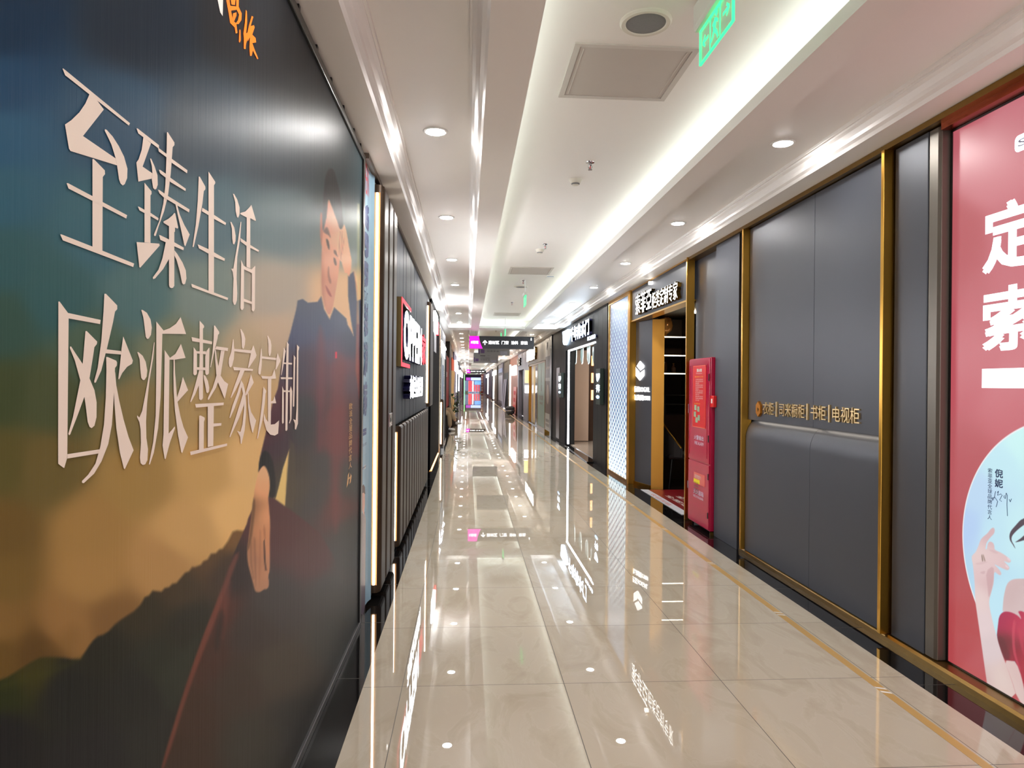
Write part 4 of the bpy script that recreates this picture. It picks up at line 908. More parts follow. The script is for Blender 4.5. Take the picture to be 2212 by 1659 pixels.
sy, sz = 6.60, atX(1542, 880, 2.45)[1]
obj('case', MB().box(2.44, 2.475, sy, sy + .09, sz, sz + .115), mat('bright_red_plastic', L(222, 30, 30), .3, noise=.03), sw, bevel=.004)
obj('figure_mark', MB().box(2.4385, 2.44, sy + .025, sy + .06, sz + .04, sz + .085), M_whiteink, sw)
tag(obj('floor_bracket', MB().box(2.44, 2.475, 6.655, 6.668, .0, .03), M_golddk), 'small brass bracket on the floor at the fire cabinet base', 'bracket')
post(7.45, 'brass post between the red fire cabinet and the shop doorway', z0=0, z1=2.938)

# ------------------------------------------------------------------ shop with the brass doorway
SX = 2.475
sf = thing('storefront', 'grey shop front with brass door reveal and white lit lettering', 'shop front', (SX, 9, 0))
ZH = atX(1420, 672, SX)[1]
obj('header', MB().box(SX, SX + .14, 7.505, 10.13, ZH, 2.938), M_grey, sf)
obj('brass_edge', MB().box(SX - .01, SX + .15, 7.505, 10.13, ZH - .02, ZH), M_gold, sf)
obj('top_edge', MB().box(SX - .012, SX, 7.505, 10.13, 2.92, 2.938), M_gold, sf)
ax_, ay_ = (2.541, 10.13), (2.66, 9.66)
lp = MB().prism([ax_, ay_, (ay_[0] + .1, ay_[1] + .05), (2.68, 10.13)], 'z', 0, ZH)
obj('logo_panel', lp, M_grey, sf)
obj('brass_jamb', MB().prism([(2.66, 9.655), (2.82, 9.59), (2.84, 9.7), (2.70, 9.75)], 'z', 0, ZH - .02), M_jamb, sf)
obj('brass_foot', MB().prism([(2.525, 10.13), (2.645, 9.655), (2.66, 9.66), (2.541, 10.13)], 'z', 0, .05), M_gold, sf)
M_glow3 = glow('white_letter_glow', (1, .97, .92), 3.0)
def hl(body, u0, u1, vt0, vb0, m=M_glow3, bold=.015, d=.05):
    xs = SX - d; yl = atX(u0, 650, xs)[0]; yr = atX(u1, 650, xs)[0]; zt = atX(u0, vt0, xs)[1]; zb = atX(u0, vb0, xs)[1]
    return text_mb(body, (SX, yl, zb), *RW, yl - yr, zt - zb, d, bold, side_mi=1)
obj('header_lettering', hl('索菲亞', 1373, 1407, 638, 681, bold=.006), [M_glow3, M_golddk], sf)
obj('header_lettering', hl('柜类定制专家', 1408, 1463, 633, 668, bold=0), [M_glow3, M_golddk], sf)
obj('header_dot', MB().box(SX - .05, SX, 8.98, 9.03, 2.86, 2.9), M_glow3, sf)
# lettering on the splayed panel
ux = Vector((ay_[0] - ax_[0], ay_[1] - ax_[1], 0)); ln = ux.length; ux = ux / ln; nn = ux.cross(Vector((0, 0, 1)))
def on_panel(u, v):
    d = _ray(u, v); n2 = np.array([nn.x, nn.y, 0]); p0 = np.array([ax_[0], ax_[1], 0]); t = (n2 @ (p0 - np.array([0, 0, CAMH]))) / (n2 @ d); p = np.array([0, 0, CAMH]) + t * d
    return (Vector(p) - Vector((ax_[0], ax_[1], 0))).dot(ux), p[2]
M_glow4 = glow('white_panel_letter_glow', (1, .98, .95), 1.5)
def sp(body, u0, v0, u1, v1, bold=.0):
    a, zt = on_panel(u0, v0); b, zb = on_panel(u1, v1)
    obj('panel_lettering', text_mb(body, Vector((ax_[0], ax_[1], 0)) + ux * a + Vector((0, 0, zb)), ux, (0, 0, 1), b - a, zt - zb, .012, bold), M_glow4, sf)
sp('索菲亚SOGAL', 1362, 834, 1404, 848); sp('始自法国1981', 1362, 852, 1404, 866)
mk = MB(); cxp, czp = on_panel(1384, 801); hw = (on_panel(1393, 801)[0] - on_panel(1374, 801)[0]) / 2; hh = .145
def pp(pts): 
    return [tuple(Vector((ax_[0], ax_[1], 0)) + ux * (cxp + x * hw) + Vector((0, 0, czp + z * hh)) + nn * .012) for x, z in pts]
for pts in ([(-.1, 1), (.1, 1), (1, .52), (.95, .3), (.12, .0), (-.8, .5)], [(-1, .45), (-.95, .35), (-.12, -.08), (-.12, -.28), (.3, -.1), (1, .12), (1, -.5), (.1, -1), (-.1, -1), (-1, -.5)]):
    mk.add(pp(pts), [tuple(range(len(pts)))])
obj('hexagon_logo', mk, M_glow4, sf)
post(10.14, 'brass post between the shop doorway and the patterned screen', x=2.445, z0=0, z1=2.938, t=.05, x1=2.6)
# interior of that shop
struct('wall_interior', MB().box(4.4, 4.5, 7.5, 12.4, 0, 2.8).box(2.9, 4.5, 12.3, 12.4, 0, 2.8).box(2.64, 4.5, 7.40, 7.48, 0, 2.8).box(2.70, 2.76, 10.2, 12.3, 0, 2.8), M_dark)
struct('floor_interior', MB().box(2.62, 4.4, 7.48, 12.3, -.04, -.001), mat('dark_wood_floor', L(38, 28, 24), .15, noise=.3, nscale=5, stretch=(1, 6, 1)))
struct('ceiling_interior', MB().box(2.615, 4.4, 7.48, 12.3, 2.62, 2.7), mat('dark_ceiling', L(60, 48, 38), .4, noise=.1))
tag(obj('added_interior_light', MB().box(3.3, 3.5, 9.9, 10.1, 2.6, 2.618), glow('added_interior_glow', (1, .8, .55), 14)), 'small unseen warm light added under the ceiling of the brass doorway shop', 'downlight')  # unseen lamp added to lift the dark shop interior
cb = thing('display_cabinet', 'dark walnut display cabinet with glowing shelves seen through the brass doorway', 'cabinet', (3.3, 11, 0))
cy = 10.75
obj('carcass', MB().box(2.84, 2.88, cy, cy + .4, 0, 2.6).box(3.56, 3.60, cy, cy + .4, 0, 2.6).box(2.88, 3.56, cy + .36, cy + .4, 0, 2.6), M_wood, cb)
M_shelfled = glow('shelf_led', (1, .86, .62), 7.0)
for v in (727, 767, 806):
    z = atY(1450, v, cy)[1]
    sh = obj('shelf', MB().box(2.88, 3.56, cy, cy + .36, z - .02, z), M_wood, cb)
    obj('light_strip', MB().box(2.9, 3.52, cy - .004, cy, z - .015, z - .001), M_shelfled, sh)
z = atY(1450, 672, cy)[1]
sh = obj('top_panel', MB().box(2.88, 3.56, cy, cy + .36, z - .02, z), M_wood, cb); obj('light_strip', MB().box(2.9, 3.52, cy - .004, cy, z - .02, z - .004), M_shelfled, sh)
zl = atY(1450, 853, cy)[1]
obj('drawer_block', MB().box(2.88, 3.56, cy - .01, cy + .36, 0, zl - .32), M_wood, cb)
gm = MB()
for x in (3.18,): gm.box(x, x + .012, cy, cy + .36, zl - .32, zl)
gm.box(2.88, 3.56, cy, cy + .36, zl - .16, zl - .148); gm.box(2.88, 3.56, cy, cy + .36, zl - .01, zl)
obj('pigeonhole_divider', gm, mat('grey_divider', L(70, 66, 62), .4, noise=.05), cb)
zsh = atY(1450, 727, cy)[1]
vs = thing('amber_jar', 'amber glass lidded jar on the top glowing shelf', 'jar', (3.22, cy + .14, zsh))
M_amber = mat('amber_glass', L(214, 150, 84), .12, noise=.1, metal=.3)
obj('body', MB().lathe([(.05, 0), (.055, .012), (.02, .03), (.025, .05), (.10, .11), (.115, .18), (.105, .25), (.09, .27)], 3.22, cy + .14, zsh, 20), M_amber, vs, smooth=True)
obj('lid', MB().lathe([(.095, .27), (.09, .30), (.04, .335), (.018, .345), (.022, .37), (.004, .385)], 3.22, cy + .14, zsh, 20), M_amber, vs, smooth=True)
zs3 = atY(1450, 806, cy)[1]
for i, (x, h, r) in enumerate(((2.98, .20, .04), (3.2, .28, .05), (3.36, .16, .045))):
    b_ = thing('decor_bottle', ['short dark bottle left on the second glowing shelf', 'tall dark bottle in the middle of the second glowing shelf', 'squat dark bottle right on the second glowing shelf'][i], 'bottle', (x, cy + .15, zs3), 'bottles on the glowing shelves')
    obj('body', MB().lathe([(r, 0), (r, h * .6), (r * .4, h * .75), (r * .35, h * .95)], x, cy + .15, zs3, 16), mat('dark_brown_glass', L(72, 50, 36), .15, noise=.05), b_, smooth=True)
    obj('stopper', MB().lathe([(r * .38, h * .95), (r * .38, h)], x, cy + .15, zs3, 12), M_gold, b_)
# chair by the doorway
chx, chy = 3.17, 9.98
ch = thing('dining_chair', 'dark upholstered chair with a brass rim just inside the doorway', 'chair', (chx, chy, 0))
m_up = mat('charcoal_upholstery', L(40, 36, 36), .7, noise=.1); 
seat = MB(); seat.prism([(chx - .22, chy - .22), (chx + .24, chy - .24), (chx + .24, chy + .24), (chx - .22, chy + .22)], 'z', .42, .49)
obj('seat', seat, m_up, ch, bevel=.02)
bk = MB(); rows = []
for k in range(9):
    t = (k / 8 - .5) * 2; a = t * 1.35
    rows.append((chx - .27 * math.cos(a), chy + .27 * math.sin(a), .95 - .36 * abs(t) ** 1.3))
for i in range(8):
    p, q = rows[i], rows[i + 1]
    bk.quad((p[0], p[1], .45), (q[0], q[1], .45), (q[0], q[1], q[2]), (p[0], p[1], p[2])); bk.quad((p[0] + .03, p[1], .45), (q[0] + .03, q[1], .45), (q[0] + .03, q[1], q[2]), (p[0] + .03, p[1], p[2]))
obj('backrest', bk, m_up, ch); obj('brass_rim', MB().tube([(x + .015, y, z) for x, y, z in rows], .014, 8), M_gold, ch)
for sx_, sy_ in ((-.18, -.18), (.2, -.2), (-.18, .18), (.2, .2)):
    obj('leg', MB().tube([(chx + sx_ * .8, chy + sy_ * .8, .43), (chx + sx_ * 1.15, chy + sy_ * 1.15, 0)], [.016, .009], 8), M_black, ch)
# red doormat with white border
mt = thing('doormat', 'red and white printed mat lying in the shop doorway', 'mat', (2.6, 8.7, 0))
obj('border', MB().prism([(2.495, 7.72), (2.64, 7.72), (2.64, 9.55), (2.495, 9.6)], 'z', .001, .006), mat('white_mat_border', L(206, 208, 214), .5, noise=.05), mt)
obj('field', MB().box(2.60, 3.4, 7.6, 9.55, .006, .009), mat('red_mat_print', L(128, 22, 30), .35, noise=.15), mt)
for i in range(4): obj('white_lettering', text_mb('全屋定制', (2.68 + i * .13, 9.05 - i * .05, .0095), (0, -1, 0), (1, 0, 0), 1.2, .08), M_whiteink, mt)
obj('border_lettering', text_mb('欢迎光临', (2.51, 9.2, .0065), (0, -1, 0), (1, 0, 0), .9, .06), mat('red_ink', L(190, 40, 50), .5, noise=.02), mt)

# ------------------------------------------------------------------ patterned light screen
scn = thing('patterned_light_screen', 'tall glowing blue white screen of droplet shapes framed in brass', 'light screen', (2.45, 10.9, 0))
def drop_mat():
    m = bpy.data.materials.new('droplet_screen'); m.use_nodes = True; nt = m.node_tree; b = nt.nodes['Principled BSDF']; N = nt.nodes.new; K = nt.links.new
    tc = N('ShaderNodeTexCoord'); sp = N('ShaderNodeSeparateXYZ'); K(tc.outputs['Object'], sp.inputs[0])
    def M(op, a, c=None, d=None):
        n = N('ShaderNodeMath'); n.operation = op
        for i, x in enumerate((a, c, d)):
            if x is None: continue
            if isinstance(x, (int, float)): n.inputs[i].default_value = x
            else: K(x, n.inputs[i])
        return n.outputs[0]
    PYy, PZ = .20, .12
    z = sp.outputs[2]; t = M('DIVIDE', z, 2.9)
    def layer(oy, oz):
        fy = M('ABSOLUTE', M('SUBTRACT', M('FRACT', M('ADD', M('DIVIDE', sp.outputs[1], PYy), oy)), .5))
        fz = M('ABSOLUTE', M('SUBTRACT', M('FRACT', M('ADD', M('DIVIDE', z, PZ), oz)), .5))
        rad = M('SUBTRACT', .60, M('MULTIPLY', M('POWER', t, .62), .56))
        return M('LESS_THAN', M('ADD', M('MULTIPLY', fy, 1.15), M('MULTIPLY', M('MULTIPLY', fz, fz), 1.4)), M('MULTIPLY', rad, .62))
    on = M('MAXIMUM', layer(0, 0), layer(.5, .5))
    mx = N('ShaderNodeMix'); mx.data_type = 'RGBA'; K(on, mx.inputs[0]); mx.inputs[6].default_value = (*L(84, 112, 156), 1); mx.inputs[7].default_value = (*L(222, 248, 255), 1)
    K(mx.outputs[2], b.inputs['Emission Color']); K(M('ADD', M('MULTIPLY', on, .42), .55), b.inputs['Emission Strength']); b.inputs['Base Color'].default_value = (.2, .24, .3, 1); b.inputs['Roughness'].default_value = .3
    return m
obj('screen', MB().box(2.46, 2.52, 10.27, 11.63, .05, 2.88), drop_mat(), scn)
obj('backing', MB().box(2.53, 2.6, 10.28, 11.76, 0, 2.938), M_black, scn)
fb = MB().box(2.44, 2.53, 11.63, 11.70, 0, 2.938).box(2.44, 2.53, 10.19, 10.27, 0, 2.938).box(2.44, 2.53, 10.27, 11.63, .0, .05).box(2.44, 2.53, 10.27, 11.63, 2.88, 2.938)
obj('brass_frame', fb, M_gold, scn)
# ------------------------------------------------------------------ dark shop with the LED outlined doorway
DX = 2.44
ds = thing('storefront', 'dark slate shop front with LED outlined doorway and white lit lettering', 'shop front', (DX, 15.5, 0))
OY0, OY1, OZ = 12.85, 16.7, 2.34
mb = MB()
y = 11.78
while y < 19.3:
    yb = min(y + .42, 19.36)
    a, b = y + .003, yb - .003
    z0 = 0.0
    if OY0 - .01 < (a + b) / 2 < OY1: z0 = OZ
    mb.box(DX, DX + .12, a, b, z0, 2.938); y = yb
mb.box(DX + .03, DX + .12, 11.78, OY0, 0, 2.93).box(DX + .03, DX + .12, OY1, 19.36, 0, 2.93).box(DX + .03, DX + .12, OY0, OY1, OZ, 2.93)
obj('cladding', mb, M_slate, ds)
obj('door_reveal', MB().box(DX + .12, DX + .22, OY0 - .06, OY0, 0, OZ).box(DX + .12, DX + .22, OY1, OY1 + .06, 0, OZ).box(DX + .12, DX + .22, OY0, OY1, OZ, OZ + .05), M_black, ds)
lz = atX(1258, 747, DX)[1]
obj('led_strip', MB().box(DX - .01, DX + .02, 16.28, 16.36, .06, lz).box(DX - .01, DX + .02, OY0, 16.36, lz - .03, lz), M_ledw, ds)
def dl(body, u0, u1, va, vb, d=.06, bold=.05):
    xs = DX - d; yl = atX(u0, 740, xs)[0]; yr = atX(u1, 740, xs)[0]; zt = atX(u0, va, xs)[1]; zb = atX(u0, vb, xs)[1]
    return text_mb(body, (DX, yl, zb), *RW, yl - yr, zt - zb, d, bold, side_mi=1)
M_sgl = glow('blue_white_sign_glow', (.62, .80, 1.0), 9.0)
obj('white_lettering', dl('千年舟木门', 1232, 1272, 709, 739), [M_sgl, M_navy], ds)
obj('small_lettering', dl('BOARD', 1269, 1286, 728, 736, .04, .03), [M_sgl, M_navy], ds)
def shield(yl, yr, zt, zb, x, t):
    pts = [(yl, zt), (yr, zt), (yr - .0, zt - (zt - zb) * .45), (yl - (yl - yr) * .38, zb), (yl - (yl - yr) * .15, zb + .03)]
    return MB().prism(pts, 'x', x - t, x)
yl = atX(1220, 740, DX)[0]; yr = atX(1231.5, 740, DX)[0]
obj('shield_logo', shield(yl, yr, atX(1221, 717, DX)[1], atX(1222, 746, DX)[1], DX, .06), M_sgl, ds)
for k, (u0, u1, va, vb, lab) in enumerate(((1287, 1296, 797, 873, 'green box sign with white marks on the nearer side of the dark doorway'), (1206, 1212, 806, 858, 'green box sign with white marks on the farther side of the dark doorway'))):
    ya = atX(u0, 840, DX - .07)[0]; yb = atX(u1, 840, DX - .07)[0]; zt = atX(u0, va, DX - .07)[1]; zb = atX(u0, vb, DX - .07)[1]
    g = thing('blade_sign', lab, 'sign', (DX - .07, yb, zb), 'green box signs')
    obj('case', MB().box(DX - .07, DX, yb, ya, zb, zt), mat('dark_green_case', L(16, 40, 30), .4, noise=.06), g, bevel=.004)
    h = zt - zb; wdt = ya - yb; x = DX - .072
    obj('shield_mark', shield(ya - .1 * wdt, yb + .12 * wdt, zt - .14 * h, zt - .36 * h, x + .002, .004), M_sgl, g)
    obj('lettering', text_mb('千年', (x, ya - .08 * wdt, zb + .34 * h), *RW, wdt * .84, .22 * h, bold=.03), M_sgl, g)
    obj('blue_mark', MB().prism([(yb + wdt * (.5 + .4 * math.cos(a)), zb + h * (.21 + .05 * math.sin(a))) for a in [i * math.pi / 5 for i in range(10)]], 'x', x - .002, x), glow('pale_blue_mark', L(150, 200, 255), 2.0), g)
# its interior: pale door panel, floor, orange lit shelves
struct('floor_interior', MB().box(2.56, 5.0, 12.4, 19.3, -.03, .015), mat('pale_shop_floor', L(150, 138, 126), .2, noise=.1))
struct('wall_interior', MB().box(4.9, 5.0, 12.4, 19.4, 0, 2.8).box(2.56, 5.0, 19.36, 19.42, 0, 2.8).box(2.64, 5.0, 12.40, 12.46, 0, 2.8), mat('brown_shop_wall', L(70, 56, 46), .5, noise=.08))
struct('ceiling_interior', MB().box(2.58, 5.0, 12.4, 19.3, 2.75, 2.8), mat('shop_ceiling', L(160, 150, 140), .5, noise=.05))
tag(obj('shop_ceiling_light', MB().box(3.0, 4.0, 14.4, 16.4, 2.735, 2.748), glow('warm_shop_light', (1, .86, .7), 5)), 'warm light panel in the ceiling behind the LED outlined doorway', 'ceiling light')
tag(obj('door_sample', MB().box(2.70, 3.17, 17.6, 17.66, .03, 2.4), mat('pinkish_door_panel', L(202, 176, 158), .4, noise=.03)), 'pale pinkish door panel displayed inside the LED outlined doorway', 'door')
tag(obj('walnut_wall_board', MB().box(3.19, 4.6, 17.7, 17.76, .02, 2.6), M_wood), 'dark walnut board wall right of the pale door panel', 'board')
for i, z in enumerate((1.1, 1.55, 2.0)):
    tag(obj('lit_niche', MB().box(3.25, 3.42, 17.66, 17.70, z, z + .26), glow('amber_niche', L(255, 176, 96), 1.3)), f'{["lower", "middle", "upper"][i]} amber lit niche right of the pale door panel', 'niche', 'amber niches')
tag(obj('door_threshold', MB().prism([(2.30, 12.9), (2.436, 12.9), (2.436, 16.6), (2.40, 16.6)], 'z', .001, .02), M_granite), 'dark stone threshold before the LED outlined doorway', 'threshold')
M_orn = mat('white_ornament_edge', L(232, 240, 240), .3, noise=.02, emis=L(220, 240, 240), estr=.5); M_orng = mat('green_ornament_print', L(96, 128, 122), .3, noise=.5, nscale=20)
for i, u in enumerate((1243, 1257, 1271, 1283)):
    y = atX(u, 770, DX + .25)[0]; x = DX + .25
    zt = atX(u, 749, x)[1]; zb = atX(u, 787, x)[1]; wd = .34; yy = y + wd / 2
    hg = thing('hanging_ornament', f'white edged green hanging tag ornament in the LED doorway, {ordn(3 - i)} from the viewer', 'ornament', (x, y, zb), 'hanging doorway ornaments')
    out = [(yy, zt), (yy, zb + .14), (yy - wd * .5, zb), (yy - wd * .85, zb + .03), (yy - wd, zb + .2), (yy - wd, zt)]
    obj('face', MB().prism([(yy - wd / 2 + (a - yy + wd / 2) * .86, zb + .02 + (b - zb) * .96) for a, b in out], 'x', x - .008, x + .008), M_orng, hg)
    obj('rim', MB().prism(out, 'x', x - .004, x + .012), M_orn, hg)
    obj('hanger', MB().tube([(x, y, zt), (x, y, OZ)], .006, 6), M_steel, hg)
tag(obj('red_cabinet_niche', MB().box(DX - .006, DX - .001, 17.86, 18.5, .05, 1.95), M_redlab and mat('deep_red_door', L(60, 10, 16), .3, noise=.1)), 'narrow deep red cabinet door set in the dark slate pillar', 'cabinet door')

# ------------------------------------------------------------------ right side beyond the dark shop
def sx(u, v=830, X=DX): return atX(u, v, X)[0]
tag(obj('black_pillar', MB().box(DX - .03, 2.9, 19.43, 19.79, 0, 2.938), M_black), 'black pillar between the slate shop and the poster column', 'pillar')
pc = thing('poster_column', 'tall column of stacked grey, brown and white posters beside the black pillar', 'poster', (2.42, 20.3, 0))
Ya, Yb = 19.80, 21.05
def pz(v, u=1184): return atX(u, v, 2.42)[1]
zs_ = [pz(v) for v in (726, 766, 815, 817, 896, 925)]
for (za, zb, c, nm) in ((2.35, 2.93, (196, 194, 190), 'white_poster'), (1.70, 2.35, (128, 128, 132), 'grey_poster'), (1.60, 1.70, (178, 176, 172), 'title_strip'), (.62, 1.60, (112, 98, 92), 'brown_poster'), (.10, .62, (206, 204, 198), 'white_notice')):
    obj(nm, MB().box(2.42, 2.9, Ya, Yb, za, zb), mat(nm + '_paper', L(*c), .4, noise=.05), pc)
obj('oval_picture', MB().prism([(20.35 + .3 * math.cos(a), 1.2 + .3 * math.sin(a)) for a in [k * math.pi / 12 for k in range(24)]], 'x', 2.415, 2.42), mat('pale_oval_print', L(176, 160, 148), .4, noise=.1), pc)
obj('shield_mark', shield(20.75, 20.45, 2.78, 2.55, 2.42, .004), M_slate, pc)
for z, t in ((1.95, '健康板材'), (.36, '无醛添加'), (.22, '环保家居')):
    obj('lettering', text_mb(t, (2.418, Yb - .15, z), *RW, .95, .09), M_slate if z < 1 else M_whiteink, pc)
gp = thing('wall_poster', 'pale green grey poster panel right of the gold lit shop', 'poster', (2.42, 22, 0))
obj('panel', MB().box(2.42, 2.9, 21.12, 23.3, .12, 2.2), mat('pale_green_paper', L(150, 178, 168), .4, noise=.12, nscale=1.5), gp)
obj('frame', MB().box(2.41, 2.9, 21.06, 21.12, 0, 2.25).box(2.41, 2.9, 23.3, 23.4, 0, 2.25).box(2.41, 2.9, 21.12, 23.3, 2.2, 2.25).box(2.41, 2.9, 21.12, 23.3, 0, .12), M_golddk, gp)
for z, h, t, w_ in ((1.55, .42, '丨', .05), (1.28, .2, '全屋', .3), (.98, .16, '整木定制', 1.2), (.84, .08, '高端全案', .9)):
    obj('lettering', text_mb(t, (2.418, 22.2 + w_ / 2 + (.0), z), *RW, w_, h), mat('rust_ink', L(150, 100, 90), .5, noise=.02), gp)
gs = thing('storefront', 'gold lit glass door shop with glowing white block lettering', 'shop front', (2.44, 25, 0))
obj('header', MB().box(2.44, 2.6, 23.41, 27.28, 2.27, 2.938), mat('greige_panel', L(150, 144, 132), .4, noise=.04), gs)
obj('upper_panel', MB().box(2.44, 2.6, 21.06, 23.39, 2.27, 2.938), MATS['greige_panel'], gp)
obj('lit_interior', MB().box(3.1, 3.12, 23.4, 27.0, .1, 2.2), glow('golden_interior', L(255, 196, 90), 1.5), gs)
sh = MB()
for z in [.25 + .22 * k for k in range(9)]: sh.box(2.98, 3.1, 23.5, 27.0, z, z + .02)
obj('shelves', sh, M_golddk, gs)
obj('door_frame', MB().box(2.44, 2.54, 23.42, 23.56, 0, 2.25).box(2.44, 2.54, 26.9, 27.28, 0, 2.25).box(2.44, 2.54, 23.42, 27.28, 2.2, 2.26), M_golddk, gs)
obj('open_door', MB().box(2.50, 2.56, 23.6, 24.9, .04, 2.2), mat('dark_glass_door', L(40, 40, 36), .1, noise=.05), gs)
obj('sliding_door', MB().box(2.50, 2.56, 25.6, 26.2, .04, 2.2), mat('pale_door_leaf', L(196, 186, 158), .3, noise=.05), gs)
obj('floor', MB().box(2.44, 3.1, 23.42, 27.28, 0, .03), M_granite, gs)
yl, yr = sx(1137, 760), sx(1165, 760); zt, zb = atX(1150, 752, DX)[1], atX(1150, 774, DX)[1]
obj('block_lettering', text_mb('欧神诺瓷砖', (2.44, 27.2, 2.38), *RW, 3.4, .46, .08, .06, side_mi=1), [glow('cream_sign_glow', (1, .98, .9), 4), M_golddk], gs)
tag(obj('door_notice', MB().box(2.425, 2.44, 23.45, 23.54, 1.2, 1.75), mat('white_notice_card', L(220, 220, 214), .4, noise=.02)), 'white vertical notice on the gold shop door frame', 'notice')
tag(obj('lit_wall_sign', MB().box(2.3, 2.44, 27.05, 27.2, 1.55, 2.05), glow('yellow_sign', L(255, 232, 120), .9)), 'yellow glowing sign sticking out beside the gold lit shop', 'sign')
tag(obj('lit_wall_sign', MB().box(2.3, 2.44, 27.05, 27.2, 1.15, 1.45), M_ledw), 'white glowing sign under the yellow one beside the gold lit shop', 'sign')
lv = thing('storefront', 'lavender grey shop front with dark doorway and cut-out lettering', 'shop front', (2.44, 30, 0))
m_lav = mat('lavender_panel', L(150, 152, 172), .4, noise=.04)
ya_, yb_ = sx(1120), sx(1131)
obj('panels', MB().box(2.44, 2.9, 27.3, yb_, 0, 2.938).box(2.44, 2.9, yb_, ya_, 2.15, 2.938).box(2.44, 2.9, ya_, 33.0, 0, 2.938), m_lav, lv)
obj('doorway', MB().box(2.6, 2.9, yb_, ya_, .02, 2.15), M_black, lv)
obj('leaning_board', MB().prism([(yb_ + .02, .05), (yb_ + .7, .05), (yb_ + .05, 1.4)], 'x', 2.52, 2.58), mat('ochre_board', L(186, 140, 84), .5, noise=.1), lv)
obj('cut_out_lettering', text_mb('NLE', (2.44, sx(1120, 780) , 2.36), *RW, 1.7, .34, .07, .04, side_mi=1), [M_whiteink, M_black], lv)
bs = thing('storefront', 'orange brown shop front with a tall LED strip and white lit box sign', 'shop front', (2.44, 36, 0))
obj('panels', MB().box(2.46, 2.9, 33.0, 39.4, 0, 2.938), mat('rust_panel', L(150, 84, 56), .45, noise=.12, nscale=2), bs)
obj('led_strip', MB().box(2.42, 2.46, 38.7, 39.1, .05, 2.6), M_led, bs)
obj('box_sign', MB().box(2.36, 2.46, 34.0, 36.6, 1.95, 2.45), glow('white_box_sign', (1, .98, .94), 2), bs)
br_ = thing('leaning_board', 'pink and red printed board leaning at an angle beside the corridor', 'board', (2.2, 34, 0))
obj('board', MB().prism([(2.40, 0.02), (2.36, 0.02), (2.42, 1.35), (2.44, 1.35)], 'y', 33.5, 35.6), mat('salmon_board_print', L(224, 140, 130), .4, noise=.05), br_)
for z in (.25, .6, .95): obj('red_block', MB().box(2.352 + z * .03, 2.362 + z * .03, 34.0, 35.0, z, z + .2), M_redlab, br_)
rb = thing('dark_round_stool', 'dark round pouf standing below the leaning pink board', 'stool', (2.10, 33.2, 0))
obj('seat', MB().lathe([(.10, .0), (.2, .06), (.24, .2), (.22, .34), (.12, .42)], 2.10, 33.2, 0.0, 18), mat('dark_fabric', L(60, 62, 66), .7, noise=.2), rb, smooth=True)
obj('band', MB().lathe([(.235, .17), (.245, .2), (.235, .23)], 2.10, 33.2, 0, 18), M_steel, rb)
SEG = [(39.4, 46.0, (146, 128, 108), 'greige'), (46.0, 52.3, (188, 180, 196), 'pale lilac'), (52.3, 55.2, (36, 26, 22), 'dark brown'), (55.2, 60, (150, 132, 118), 'sand'), (60, 66, (182, 172, 160), 'cream'), (66, 76, (88, 96, 120), 'slate blue'), (76, 88, (56, 60, 110), 'indigo'), (88, 100, (150, 150, 190), 'lilac grey'), (100, 111.9, (130, 40, 52), 'dark red')]
for i, (a, b, c, nm) in enumerate(SEG):
    f = thing('storefront', f'{nm} shop front far down the right side, {ordn(i)} beyond the rust coloured one', 'shop front', (2.44, (a + b) / 2, 0))
    x = 2.44 - (.06 if i % 2 else 0.0)
    obj('panels', MB().box(x, 2.9, a, b, 0, 2.938), mat(f'{nm}_front'.replace(' ', '_'), tuple(q * .6 for q in L(*c)), .5, noise=.08, nscale=2, spec=.2), f)
    obj('plinth', MB().box(x - .01, x, a, b, 0, .12), M_black, f)
    if i in (1,): obj('blue_sign', MB().box(x - .03, x, a + .5, b - .5, 2.3, 2.6), mat('pale_blue_sign', L(160, 180, 226), .4, noise=.04), f); obj('poster', MB().box(x - .02, x, a + .6, b - .8, .3, 2.1), mat('pale_poster', L(212, 208, 222), .4, noise=.05), f)
    if i in (3, 4, 6): obj('lit_sign', MB().box(x - .1, x, a + .8, b - 1.2, 2.25, 2.65), glow('white_far_sign', (.95, .97, 1), 2), f)
    if i == 4: obj('led_strip', MB().box(x - .08, x, a + 2, a + 2.6, .1, 2.3), M_led, f)
    if i == 6: obj('led_strip', MB().box(x - .08, x, a + 4, a + 4.8, .3, 2.2), M_ledw, f)
    if i in (0, 2): obj('doorway', MB().box(x - .01, x, a + 1.2, b - .6, .1, 2.2), M_dark, f)
for i, y in enumerate((41.6, 43.4)):
    r_ = thing('roll_up_banner', ['nearer pale lilac banner leaning outside the greige shop', 'farther pale lilac banner leaning outside the greige shop'][i], 'banner', (2.3, y, 0), 'leaning lilac banners')
    obj('cloth', MB().prism([(2.25, .04), (2.27, .04), (2.40, 1.8), (2.38, 1.8)], 'y', y, y + .9), mat('lilac_vinyl', L(186, 180, 200), .4, noise=.05), r_); obj('foot', MB().box(2.2, 2.32, y - .02, y + .92, 0, .04), M_steel, r_)
rv = thing('red_vertical_banner', 'narrow dark red banner with pale characters at the corridor end', 'banner', (2.3, 104, 0))
obj('cloth', MB().box(2.05, 2.36, 104, 104.04, .1, 2.9), mat('dark_red_cloth', L(150, 16, 26), .5, noise=.05), rv); obj('lettering', column_text('家居建材盛惠', (2.09, 103.99, .3), *FW, .24, 2.5, .03), M_whiteink, rv)

